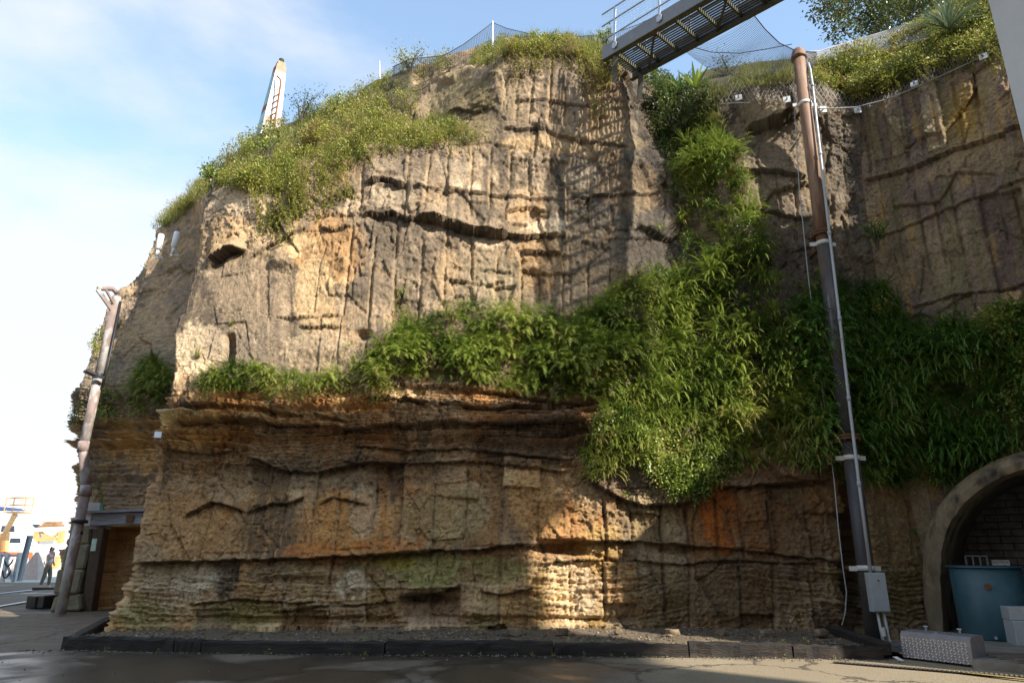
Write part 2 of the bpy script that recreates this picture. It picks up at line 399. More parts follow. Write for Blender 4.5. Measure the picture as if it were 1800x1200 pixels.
def groove(u0, v0, u1, v1, wd=3.4, dep=0.072, mask=None):
    global D, GRV
    m = (np.abs(U-(u0+u1)/2) < abs(u1-u0)/2+14) & (Vv > v0-4) & (Vv < v1+4) & (front if mask is None else mask)
    if not m.any(): return
    uu = U[m]; vv = Vv[m]; t = np.clip((vv-v0)/(v1-v0), 0, 1); d = (uu-(u0+(u1-u0)*t))/wd
    prof = np.sqrt(np.clip(1-d*d, 0, 1))*sstep(v0-2, v0+8, vv)*sstep(v1+4, v1-12, vv)
    fade = 0.7+0.5*fbm(uu*0.02, vv*0.03, uu*0, 2, int(u0))
    D[m] -= dep*prof*np.clip(fade, 0.15, 1.2); GRV[m] = np.maximum(GRV[m], prof*np.clip(fade, 0.1, 1))
def hollow(cx, cy, rx, ry, dep, p=2.0):
    global D, CAV
    q = (np.abs((U-cx+wob)/rx)**p + np.abs((Vv-cy+wob)/ry)**p); g = np.exp(-q*q)*front
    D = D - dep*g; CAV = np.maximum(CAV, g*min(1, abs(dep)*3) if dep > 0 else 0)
L = ledge
L([(636,380),(690,378),(722,388),(745,384),(800,400),(870,414),(935,416),(992,416)], 0.15, 40, 9, 0.08)
L([(735,388),(770,386),(820,402),(870,412),(900,414)], 0.14, 26, 12, 0.16)
L([(912,440),(950,442),(992,446)], 0.14, 22, 8, 0.06)
L([(640,322),(672,316),(700,326),(722,330)], 0.17, 22, 12, 0.12)
L([(300,742),(420,736),(560,752),(640,752),(760,746),(860,745),(950,742),(1030,738)], 0.17, 26, 18, 0.14)
L([(300,716),(420,712),(500,728),(620,742)], 0.14, 10, 8, 0.10)
L([(640,700),(740,708),(860,720),(940,716),(1020,712)], 0.16, 12, 9, 0.12)
L([(560,668),(700,676),(820,684),(940,700),(1040,712)], 0.12, 10, 9, 0.10)
L([(290,788),(360,800),(430,790)], 0.05, 12, 8, 0.04)
L([(430,800),(500,826),(560,830),(640,812),(700,812)], 0.12, 22, 12, 0.10)
L([(620,784),(720,792),(820,790),(880,795),(1000,810)], 0.10, 16, 8, 0.08)
L([(600,812),(720,814),(860,812),(1000,832)], 0.08, 16, 8, 0.06)
L([(322,912),(345,898),(372,884),(396,888),(432,900)], 0.13, 26, 10, 0.08)
L([(432,902),(452,892),(480,884),(505,888),(540,872)], 0.10, 22, 10, 0.08)
L([(560,890),(590,876),(615,880),(650,884)], 0.08, 20, 9, 0.06)
L([(240,990),(330,986),(420,984),(560,980),(640,976),(700,972),(830,965),(952,954)], 0.20, 40, 12, 0.16)
L([(950,948),(1040,950),(1130,953),(1260,962),(1380,976),(1485,988)], 0.10, 24, 8, 0.09)
L([(1020,832),(1060,862),(1130,888),(1200,884),(1260,858),(1340,850),(1470,842)], 0.16, 30, 12, 0.12)
L([(1100,985),(1200,990),(1300,986),(1440,990)], 0.06, 16, 6, 0.05)
L([(700,1050),(730,1046),(780,1040),(812,1028)], 0.14, 30, 16, 0.14)
L([(330,1062),(420,1052),(480,1058),(560,1056)], 0.08, 16, 8, 0.06)
L([(480,1076),(560,1064),(640,1060),(700,1056)], 0.06, 16, 8, 0.05)
L([(840,1040),(900,1042),(940,1030)], 0.10, 14, 8, 0.06)
L([(950,992),(1010,985),(1060,985)], 0.10, 14, 8, 0.06)
L([(760,240),(868,252),(1000,272),(1130,296),(1180,296)], -0.05, 20, 6, 0.04)
L([(880,225),(960,228),(1040,250),(1110,262)], 0.05, 14, 8, 0.05)
L([(900,180),(960,176),(1010,186),(1060,190)], 0.05, 14, 7, 0.04)
L([(780,205),(812,192),(836,196),(862,186)], 0.08, 16, 8, 0.06)
L([(840,478),(870,476),(905,480)], 0.05, 14, 6, 0.04); L([(782,492),(830,498)], 0.08, 14, 7, 0.05)
L([(560,400),(590,404),(622,398)], 0.07, 14, 7, 0.05); L([(520,572),(570,576),(604,576)], 0.05, 16, 6, 0.04)
L([(1000,340),(1080,345),(1160,340)], 0.05, 14, 7, 0.04); L([(720,336),(800,342),(900,348),(990,350)], 0.06, 14, 7, 0.05)
L([(1310,222),(1345,226),(1372,218),(1400,200)], 0.30, 34, 20, 0.22)
L([(1290,305),(1340,302),(1420,318)], 0.12, 18, 9, 0.08)
L([(1300,380),(1360,372),(1420,388)], 0.08, 18, 8, 0.06)
L([(360,470),(374,452),(400,440),(430,438)], 0.26, 30, 22, 0.22)
L([(440,452),(490,420),(540,400)], 0.08, 14, 7, 0.05)
# upper right wall: beds are level, so they run with the wall
rw = rightw
L([(1515,322),(1580,302),(1640,284),(1700,262),(1800,230),(1900,198)], 0.11, 22, 7, 0.08, rw)
L([(1530,420),(1600,394),(1660,370),(1740,340),(1860,300)], 0.05, 22, 6, 0.05, rw)
L([(1600,540),(1680,520),(1760,510),(1860,480)], 0.06, 22, 6, 0.05, rw)
for g in [(910,112,906,215),(940,98,932,212),(970,92,963,218),(999,92,994,215),(1028,105,1026,225),(1056,118,1054,238),(1084,125,1082,215),(1114,170,1113,240),
 (722,258,716,368),(756,260,748,378),(790,258,785,378),(830,262,826,388),(863,255,860,372),(898,260,893,345),(932,278,930,352),(967,268,965,382),(997,274,995,392),(1037,270,1037,405),(1072,290,1072,352),(1107,290,1106,366),(1142,290,1140,372),(1172,290,1168,366),
 (636,300,634,378),(622,392,603,562),(660,410,650,562),(700,398,690,556),(745,420,735,566),(785,412,778,548),(830,418,828,528),(874,448,867,582),(918,428,913,576),(950,480,950,562),(988,438,990,552),(1000,425,1003,542),(1035,445,1032,542),(1075,470,1075,540),
 (1335,300,1342,402),(1366,305,1374,400),(1398,310,1402,420),(1384,430,1390,520),(1338,150,1340,222),(1310,170,1312,225),(1448,200,1458,322),(1478,205,1488,335),(1462,340,1475,470),(1436,330,1446,420)]: groove(*g)
for g in [(505,868,490,972),(560,800,548,968),(600,858,590,972),(660,820,655,968),(710,838,705,966),(763,800,760,962),(822,826,815,962),(885,846,880,956),(1060,868,1066,992),(1107,888,1110,960),(1160,878,1166,990),(1205,888,1210,1002),(1257,868,1262,982),(1300,878,1306,990),(1350,878,1354,982),(1420,880,1426,980),
 (345,990,340,1098),(420,985,414,1050),(580,984,575,1098),(646,984,640,1098),(880,975,878,1098),(1000,1000,1002,1090),(1062,988,1064,1098),(1166,988,1168,1092),(1212,988,1214,1092),(1300,990,1302,1090),(1356,990,1359,1100),(1420,995,1424,1096),(1562,880,1568,985),(1600,880,1608,985)]: groove(*g, wd=3.6, dep=0.085)
BLKH = np.zeros_like(D); BLKT = np.zeros_like(D)
def blocks(gl, top, bot, amp, seed, rows=1.0):
    global D, BLKH
    vt = np.interp(U, [q[0] for q in top], [q[1] for q in top]); vb_ = np.interp(U, [q[0] for q in bot], [q[1] for q in bot])
    m = front & (Vv > vt) & (Vv < vb_) & (U > gl[0][0]-150) & (U < gl[-1][0]+70) & ~rightw
    c = np.zeros(U.shape)
    for (u0, v0, u1, v1) in gl: c += U > (u0+(u1-u0)*(Vv-v0)/(v1-v0))
    rw_ = np.floor(((Vv-vt)/np.maximum(vb_-vt, 1)*rows + 0.6*_h(c, c*0, c*0, seed+3)))
    h = _h(c, rw_, c*0, seed); D = np.where(m, D + amp*(h-.5), D); BLKH = np.where(m, h+.001, BLKH)
MIDG = [(505,868,490,972),(560,800,548,968),(600,858,590,972),(660,820,655,968),(710,838,705,966),(763,800,760,962),(822,826,815,962),(885,846,880,956),(950,850,948,960),(1060,868,1066,992),(1107,888,1110,960),(1160,878,1166,990),(1205,888,1210,1002),(1257,868,1262,982),(1300,878,1306,990),(1350,878,1354,982),(1420,880,1426,980)]
BASG = [(345,990,340,1098),(420,985,414,1050),(500,985,494,1098),(580,984,575,1098),(646,984,640,1098),(720,985,716,1098),(810,985,808,1098),(880,975,878,1098),(945,975,945,1098),(1000,1000,1002,1090),(1062,988,1064,1098),(1120,988,1122,1098),(1166,988,1168,1092),(1212,988,1214,1092),(1300,990,1302,1090),(1356,990,1359,1100),(1420,995,1424,1096)]
R1L = [(240,990),(330,986),(420,984),(560,980),(640,976),(700,972),(830,965),(952,954),(1130,953),(1260,962),(1380,976),(1485,988)]
R2L = [(300,815),(430,815),(560,832),(700,815),(880,800),(1000,815),(1060,862),(1200,884),(1340,850),(1470,842)]
blocks(MIDG, R2L, R1L, 0.15, 501, 1.6); blocks(BASG, R1L, [(0,1120),(1800,1120)], 0.15, 503, 2.3)
T3G = [(622,392,603,562),(660,410,650,562),(700,398,690,556),(745,420,735,566),(785,412,778,548),(830,418,828,528),(874,448,867,582),(918,428,913,576),(950,480,950,562),(988,438,990,552),(1035,445,1032,542),(1075,470,1075,540)]
T2G = [(722,258,716,368),(756,260,748,378),(790,258,785,378),(830,262,826,388),(863,255,860,372),(898,260,893,345),(932,278,930,352),(967,268,965,382),(997,274,995,392),(1037,270,1037,405),(1072,290,1072,352),(1107,290,1106,366),(1142,290,1140,372)]
T1G = [(910,112,906,215),(940,98,932,212),(970,92,963,218),(999,92,994,215),(1028,105,1026,225),(1056,118,1054,238),(1084,125,1082,215),(1114,170,1113,240)]
CRL = [(636,380),(722,388),(800,400),(992,416),(1200,420)]
blocks(T3G, CRL, [(600,640),(1200,640)], 0.10, 505, 2.6); blocks(T2G, [(640,262),(1180,290)], CRL, 0.10, 507, 2.2); blocks(T1G, [(870,80),(1130,110)], [(868,252),(1180,296)], 0.09, 509, 2.4)
_ra = np.floor((Ss-8.0-0.25)/0.37); _rz = np.floor(Z/2.2+0.4*_h(_ra, _ra*0, _ra*0, 511)); _rh = _h(_ra, _rz, _ra*0, 513)
D = np.where(rightw, D + 0.16*(_rh-.5), D); BLKH = np.where(rightw, _rh+.001, BLKH)
# drill marks on the right wall, every 0.4 m or so
for k in range(26):
    a = 0.25 + k*0.37 + random.uniform(-.06, .06)
    for (z0, z1) in ((11.9, 9.7), (9.5, 7.3), (7.1, 5.6)):
        z0 -= random.uniform(0, .7); z1 += random.uniform(0, .5)
        p = c11[6].copy() + WD*a; p0 = p.copy(); p0[2] = z0; p1 = p.copy(); p1[2] = z1; p0 -= WN*0.0
        ua, va, _ = proj(p0); ub, vb, _ = proj(p1)
        if random.random() < 0.85: groove(float(ua), float(va), float(ub), float(vb), 3.4, 0.07, rw)
# blocks between the drill marks stand at slightly different depths
pk = np.floor(Ss/0.52 + 0.25*fbm(Z*0.3, Ss*0.1, Z*0, 2, 5)); zk = np.floor(Z/1.7+0.37*_h(pk, pk*0, pk*0, 9))
D = D + 0.04*(_h(pk, zk, zk*0, 123)-0.5)*(mid+basec+upper*0.7)*(1-smooth_zone)
# niches, cavities, boulder
hollow(755, 1066, 52, 22, 0.30, 3); hollow(992, 962, 42, 13, 0.30, 3); hollow(402, 622, 10, 36, 0.32, 4); hollow(1190, 965, 26, 8, 0.15, 3)
hollow(640, 590, 14, 9, 0.22); hollow(500, 450, 26, 22, -0.18); hollow(680, 312, 18, 7, 0.12); hollow(560, 648, 60, 26, 0.10)
hollow(1355, 190, 46, 38, -0.35); hollow(915, 480, 30, 12, 0.06); hollow(505, 560, 10, 60, 0.05); hollow(1155, 395, 30, 20, -0.16)
hollow(1495, 560, 14, 400, 0.08); hollow(1490, 960, 14, 130, 0.42, 3); hollow(640, 1090, 500, 8, 0.10, 4)
hollow(385, 830, 60, 60, 0.06); hollow(1385, 960, 20, 60, -0.06)
# doorway cut in the left hand wall
lm = leftw & inpoly(U, Vv, [(168,925),(300,925),(300,1090),(158,1090)]); D = np.where(lm, D*0.6-0.85, D)
# beside the arch the rock is dressed flatter
AC = np.array([8.0, 14.0, 0.0])
Aa = (X-AC[0])*WD[0] + (Y-AC[1])*WD[1]
near = rightw*sstep(4.6, 3.7, Z); D = D*(1-0.75*near) - 0.10*near
D = D*(1-soil) + soil*(0.35*fbm(X*0.6, Y*0.6, Z*0.3, 4, 141))
PF = Ps + NB*D[..., None]
PF[..., 2] = np.where(RI < 0.012, -0.3, PF[..., 2])
NF = normals(PF, 0)
# ---- colour of the stone itself (stains, rust, moss, weather skin); plus painted shade in cracks and fill light at left
def C(*c): return np.array(c, float)
nA = fbm(Ss*0.9, Z*0.9, Y*0.6, 5, 201); nB = fbm(Ss*3.1, Z*2.6, Y*2, 5, 203); nS = fbm(Ss*5.0, Z*0.55, Y*2, 4, 205); nS2 = fbm(Ss*11.0, Z*1.1, Y*4, 4, 207); nF = fbm(Ss*14, Z*13, Y*11, 4, 209)
def mixc(A, c, m): return A*(1-m[..., None]) + np.asarray(c)*m[..., None]
TAN = C(.300, .232, .152); GREY = C(.190, .150, .107); DARK = C(.085, .070, .055); PALE = C(.50, .405, .285); OCH = C(.36, .20, .06); ORG = C(.345, .125, .022); BRN = C(.190, .100, .040); MOSS = C(.150, .150, .055); BLK = C(.045, .038, .032)
K = np.broadcast_to(TAN, PF.shape).copy()
K = mixc(K, GREY, np.clip(upper*(0.72 + 0.9*nA), 0, 1)*(Vv > 0))
K = mixc(K, DARK, np.clip(upper*(sstep(-0.04, 0.34, nA*0.6+nS*0.7+0.05)), 0, 0.85))
K = mixc(K, PALE, np.clip(upper*sstep(0.18, 0.45, nB*0.8-nS*0.3), 0, 1)*0.55)
K = mixc(K, OCH, np.clip(upper*sstep(0.14, 0.5, -nA*0.8+nS2*0.5-0.02), 0, 1)*0.45)
# lower wall: warm browns with rusty runs
low_ = 1-upper
K = mixc(K, BRN, np.clip(low_*(0.62+0.9*nA), 0, 1)*0.8)
K = mixc(K, ORG, np.clip(low_*sstep(0.10, 0.5, nS*0.8+nA*0.4), 0, 1)*0.5*sstep(700, 760, Vv)*sstep(1010, 960, Vv))
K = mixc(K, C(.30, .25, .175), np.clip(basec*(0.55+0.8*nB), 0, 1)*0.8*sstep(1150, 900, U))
K = mixc(K, MOSS, np.clip(basec*sstep(0.05, 0.45, nA+0.3*nB), 0, 1)*0.55)
K = mixc(K, DARK, np.clip(low_*sstep(0.10, 0.38, -nS*0.8+nB*0.3), 0, 1)*0.7)
K = mixc(K, PALE, np.clip(shale*sstep(0.0, 0.4, nB+s1*0.5), 0, 1)*0.6)
K = mixc(K, C(.40,.21,.07), np.clip(shale*sstep(0.0, 0.35, nA+s2*0.4), 0, 1)*0.6)
bh = np.where(BLKH > 0, BLKH, .5); bh2 = (bh*7.31) % 1.0
lowb = low_*(BLKH > 0)*(~rightw)
K = mixc(K, C(.40,.30,.175), np.clip(lowb*sstep(.62, .70, bh2)*(.6+nB), 0, 1)*.75); K = mixc(K, C(.33,.19,.065), np.clip(lowb*sstep(.40, .34, bh2)*(.8+nB), 0, 1)*.5); K = mixc(K, C(.11,.072,.040), np.clip(lowb*sstep(.18, .12, bh2)*(.7+nB), 0, 1)*.6)
K = K*(1 + ((bh-.5)*.42*(BLKH > 0))[..., None])
def blob(cx, cy, rx, ry, c, a, n=0.5, streak=False):
    global K
    q = ((U-cx)/rx)**2 + ((Vv-cy)/ry)**2
    g = np.clip(np.exp(-q*q*0.7)*(1 + n*2*(nS2 if streak else nB)) , 0, 1)
    g = sstep(0.22, 0.62, g + .35*nF*(g > .05))*front; K = mixc(K, c, g*a)
blob(580, 440, 60, 60, OCH, .75); blob(555, 520, 34, 70, C(.46,.33,.17), .8); blob(470, 430, 80, 26, C(.52,.38,.2), .7); blob(400, 420, 40, 40, C(.42,.29,.14), .6)
blob(430, 350, 60, 26, PALE, .6); blob(350, 610, 46, 40, PALE, .8); blob(440, 500, 70, 80, C(.30,.235,.16), .6); blob(450, 600, 90, 50, C(.20,.165,.125), .6)
blob(560, 620, 60, 36, C(.40,.32,.22), .6); blob(690, 345, 36, 26, C(.45,.38,.29), .6); blob(800, 310, 26, 22, C(.45,.38,.29), .5); blob(960, 400, 40, 14, PALE, .9, .8); blob(860, 425, 24, 12, PALE, .7)
blob(950, 470, 40, 50, OCH, .45); blob(780, 480, 30, 40, C(.34,.24,.13), .6); blob(1110, 330, 60, 40, OCH, .35); blob(1070, 190, 40, 90, OCH, .45); blob(1010, 250, 120, 18, C(.44,.31,.15), .6)
blob(810, 190, 60, 60, C(.17,.145,.06), .75); blob(900, 150, 26, 60, C(.25,.2,.12), .5); blob(700, 450, 70, 90, C(.14,.115,.09), .55); blob(720, 300, 90, 40, C(.15,.125,.10), .5); blob(870, 500, 60, 50, C(.20,.18,.11), .5)
blob(1340, 300, 80, 120, C(.36,.265,.165), .7); blob(1340, 190, 40, 40, C(.42,.32,.19), .7); blob(1380, 470, 50, 60, C(.24,.18,.14), .6); blob(1150, 440, 50, 40, C(.10,.08,.065), .7)
blob(330, 760, 60, 30, C(.46,.30,.14), .8); blob(560, 690, 240, 14, C(.42,.32,.2), .6); blob(440, 735, 160, 12, C(.46,.30,.13), .6); blob(600, 830, 200, 30, BLK, .55); blob(950, 780, 120, 40, C(.07,.05,.04), .7); blob(950, 720, 80, 20, BLK, .5)
blob(480, 930, 50, 60, C(.075,.058,.040), .75, .8, True); blob(330, 930, 60, 70, C(.28,.17,.075), .7); blob(400, 850, 40, 40, C(.27,.21,.135), .6); blob(600, 930, 80, 60, C(.33,.17,.055), .55, .6, True); blob(640, 900, 24, 44, C(.30,.24,.17), .6); blob(830, 890, 30, 40, C(.34,.28,.19), .6)
blob(780, 905, 70, 50, C(.21,.165,.075), .6); blob(940, 880, 40, 60, C(.38,.22,.08), .5); blob(560, 970, 50, 16, ORG, .55); blob(680, 960, 60, 12, ORG, .45)
blob(1270, 910, 34, 60, C(.36,.11,.015), .95, .5, True); blob(1340, 920, 60, 60, C(.16,.07,.02), .8, .5, True); blob(1400, 900, 60, 90, C(.13,.07,.03), .7); blob(1300, 1040, 100, 60, C(.10,.062,.032), .75); blob(1130, 920, 60, 50, C(.26,.195,.10), .6); blob(1180, 1050, 70, 50, C(.17,.125,.065), .6); blob(1060, 960, 40, 40, C(.40,.26,.09), .6)
blob(1110, 830, 80, 30, C(.10,.075,.055), .7); blob(1000, 1040, 44, 60, C(.40,.33,.23), .6); blob(760, 1000, 60, 34, MOSS*1.1, .85); blob(870, 1000, 50, 24, MOSS*1.05, .7); blob(690, 985, 40, 14, C(.20,.17,.03), .8); blob(430, 1075, 60, 24, MOSS, .6); blob(260, 1080, 40, 30, C(.22,.21,.10), .6)
blob(400, 1020, 26, 30, BLK, .8, .9); blob(345, 1020, 40, 30, C(.40,.36,.30), .7, 1.2); blob(290, 1030, 40, 40, C(.34,.29,.22), .5); blob(620, 1030, 26, 26, C(.44,.40,.34), .6, 1.4); blob(480, 1010, 40, 20, C(.12,.10,.085), .6); blob(760, 1080, 60, 20, C(.30,.225,.16), .8); blob(740, 1050, 40, 10, BLK, .6)
blob(1580, 960, 60, 90, C(.20,.145,.07), .6); blob(1560, 1050, 50, 50, C(.17,.14,.06), .6)
# right wall: purplish and olive shade-weathered rock, ochre seep
K = np.where(rightw[..., None], 1.28*np.array([1.05, 1.0, .92])*(1+(bh-.5)*.5)[..., None]*mixc(mixc(mixc(np.broadcast_to(C(.20,.165,.115), K.shape), C(.135,.105,.095), sstep(-.1,.3,nA)), C(.30,.21,.08), sstep(.1,.45,nS+nB*.3)*.6), C(.125,.12,.06), sstep(.1,.4,-nS+nA*.3)*.6), K)
g = np.exp(-(((U-1700)/34)**2+((Vv-200)/60)**2))*rightw; K = mixc(K, C(.36,.23,.05), np.clip(g*(1+nS2), 0, 1)*.8)
# left wall
lk = np.broadcast_to(C(.25,.20,.14), K.shape); lk = mixc(lk, C(.36,.25,.12), sstep(.0,.4,nA+nB*.4)*sstep(690,760,Vv)); lk = mixc(lk, C(.12,.105,.095), sstep(.0,.35,nB*.6-nA*.5+.1)*.75); lk = mixc(lk, C(.13,.13,.12), sstep(590,640,Vv)*sstep(755,700,Vv)*.6); lk = mixc(lk, MOSS, sstep(.2,.5,nS)*.4)
K = np.where(leftw[..., None], lk, K)
K = mixc(K, C(.46,.29,.14), (lm*0.75))
# grime and painted shade in cracks, hollows, some drill marks; fresh stone in others
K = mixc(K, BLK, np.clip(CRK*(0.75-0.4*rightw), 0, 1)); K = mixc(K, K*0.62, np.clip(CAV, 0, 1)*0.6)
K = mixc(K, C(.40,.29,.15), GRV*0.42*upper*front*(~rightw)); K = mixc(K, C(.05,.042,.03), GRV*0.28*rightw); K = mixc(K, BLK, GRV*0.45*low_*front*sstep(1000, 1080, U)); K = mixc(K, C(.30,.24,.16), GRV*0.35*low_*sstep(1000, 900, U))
K = mixc(K, DARK, sstep(0.06, 0.0, eb)*0.22*(1-smooth_zone*.6))
K = K*(1 - np.array([-.85, -.62, -.34])*(.25+.75*sstep(1120, 950, U)[..., None]) - np.array([.02, -.0, -.0])*low_[..., None]*(~rightw)[..., None]*front[..., None] - np.array([.46, .43, .37])*(upper*front*~rightw)[..., None])  # shaded rock at left lifted as painted fill light; upper face toned down
nG = fbm(Ss*34, Z*30, Y*28, 3, 211)
K = K*(1 + 0.46*nF[..., None] + 0.22*nB[..., None] + 0.30*nG[..., None])
K = mixc(K, BLK, sstep(.30, .5, nG*.7+nF*.5)*.5*front)
_l = K @ np.array([.35, .45, .20]); K = mixc(K, _l[..., None]*np.array([.98, .86, .64]), .28*upper*front*(~rightw))
K = mixc(K, C(.075,.065,.035), soil); K = np.clip(K, 0.012, 0.75)
WET = np.exp(-(((U-1230)/190)**2 + ((Vv-890)/85)**2)**2)*sstep(-.35, .15, nS+nB*.5) + 0.6*np.exp(-(((U-980)/110)**2 + ((Vv-770)/40)**2)**2)
WET = np.clip(WET*front, 0, 1)
K = K*(1-0.30*WET[..., None])
# ---- faces; the tunnel mouth is left open
ARCH = [(.20, 0.0), (.27, .8), (.33, 1.3), (.43, 1.76), (.62, 2.12), (.94, 2.49), (1.25, 2.72), (1.55, 2.87), (1.94, 3.03), (2.45, 3.10), (2.96, 3.03), (3.35, 2.87), (3.65, 2.72), (3.96, 2.49), (4.28, 2.12), (4.47, 1.76), (4.57, 1.3), (4.63, .8), (4.70, 0.0)]
hole_poly = [(.05, -1), (.05, .8), (.10, 1.45), (.28, 2.05), (.75, 2.65), (1.5, 3.1), (2.45, 3.32), (3.4, 3.1), (4.15, 2.65), (4.62, 2.05), (4.80, 1.45), (4.85, -1)]
idx = np.arange(nc*nr).reshape(nc, nr)
F = np.stack([idx[:-1, :-1], idx[1:, :-1], idx[1:, 1:], idx[:-1, 1:]], -1)
hole = inpoly(Aa, Z, hole_poly) & rightw
hq = hole[:-1, :-1] & hole[1:, :-1] & hole[1:, 1:] & hole[:-1, 1:]
Fk = F[~hq]
def rockmat():
    m, t, b = newmat('sandstone'); n = t.nodes.new; l = t.links.new
    g = n('ShaderNodeNewGeometry'); at = n('ShaderNodeAttribute'); at.attribute_name = 'stone'
    wt = n('ShaderNodeAttribute'); wt.attribute_name = 'wet'
    a = n('ShaderNodeTexNoise'); a.inputs['Scale'].default_value = 26; a.inputs['Detail'].default_value = 8; a.inputs['Roughness'].default_value = .72; l(g.outputs['Position'], a.inputs['Vector'])
    mr = n('ShaderNodeMapRange'); mr.inputs['From Min'].default_value = .32; mr.inputs['From Max'].default_value = .68; mr.inputs['To Min'].default_value = .66; mr.inputs['To Max'].default_value = 1.34; l(a.outputs['Fac'], mr.inputs[0])
    vm = n('ShaderNodeVectorMath'); vm.operation = 'SCALE'; l(at.outputs['Color'], vm.inputs[0]); l(mr.outputs[0], vm.inputs['Scale']); l(vm.outputs[0], b.inputs['Base Color'])
    rr = n('ShaderNodeMapRange'); rr.inputs['To Min'].default_value = .92; rr.inputs['To Max'].default_value = .28; l(wt.outputs['Fac'], rr.inputs[0]); l(rr.outputs[0], b.inputs['Roughness'])
    b.inputs['Specular IOR Level'].default_value = .35
    mp_ = n('ShaderNodeMapping'); mp_.inputs['Scale'].default_value = (1, 1, 1.6); l(g.outputs['Position'], mp_.inputs[0])
    b1 = n('ShaderNodeTexNoise'); b1.inputs['Scale'].default_value = 24; b1.inputs['Detail'].default_value = 10; b1.inputs['Roughness'].default_value = .68; l(mp_.outputs[0], b1.inputs['Vector'])
    bp = n('ShaderNodeBump'); bp.inputs['Strength'].default_value = .9; bp.inputs['Distance'].default_value = .045; l(b1.outputs['Fac'], bp.inputs['Height']); l(bp.outputs[0], b.inputs['Normal'])
    return m
ROCK = rockmat()
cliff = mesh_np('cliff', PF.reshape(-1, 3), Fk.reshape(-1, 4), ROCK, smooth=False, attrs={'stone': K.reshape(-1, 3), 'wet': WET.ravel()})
tag(cliff, kind='structure')
# ---- look-up: the visible rock under a pixel of the photograph
UF, VF, DF = proj(PF)
GB = 6; gw, gh = 1900//GB+2, 1300//GB+2
okp = (UF > -40) & (UF < 1850) & (VF > -90) & (VF < 1200)
gi = np.clip(((UF+50)/GB).astype(int), 0, gw-1)*gh + np.clip(((VF+100)/GB).astype(int), 0, gh-1)
zb = np.full(gw*gh, 1e9); np.minimum.at(zb, gi[okp], DF[okp])
VIS = okp & (DF < zb[gi] + 0.9)
vi = np.nonzero(VIS.ravel())[0]; PFf = PF.reshape(-1, 3); NFf = NB.reshape(-1, 3); UFf = UF.ravel(); VFf = VF.ravel()
viU = UFf[vi]; viV = VFf[vi]
def surf(u, v):
    k = np.argmin((viU-u)**2 + (viV-v)**2); i = vi[k]; return PFf[i].copy(), NFf[i].copy()
def sample(poly, n, rng=RNG):
    m = inpoly(viU, viV, poly); c = vi[m]
    if len(c) == 0: return np.zeros((0, 3)), np.zeros((0, 3)), np.zeros(0, int)
    k = rng.integers(0, len(c), n); i = c[k]
    return PFf[i], NFf[i], i
# fast look-up grid for surf()
_sg = 3; _sw, _sh = 1950//_sg, 1350//_sg
_cell = np.clip(((viU+60)/_sg).astype(int), 0, _sw-1)*_sh + np.clip(((viV+110)/_sg).astype(int), 0, _sh-1)
_tab = np.full(_sw*_sh, -1); _tab[_cell] = vi
def surf(u, v):
    c = int(np.clip((u+60)/_sg, 0, _sw-1))*_sh + int(np.clip((v+110)/_sg, 0, _sh-1)); i = _tab[c]
    if i < 0: i = vi[np.argmin((viU-u)**2 + (viV-v)**2)]
    return PFf[i].copy(), NFf[i].copy()
def on(u, v, out=0.0):
    p, n = surf(u, v); return p + n*out
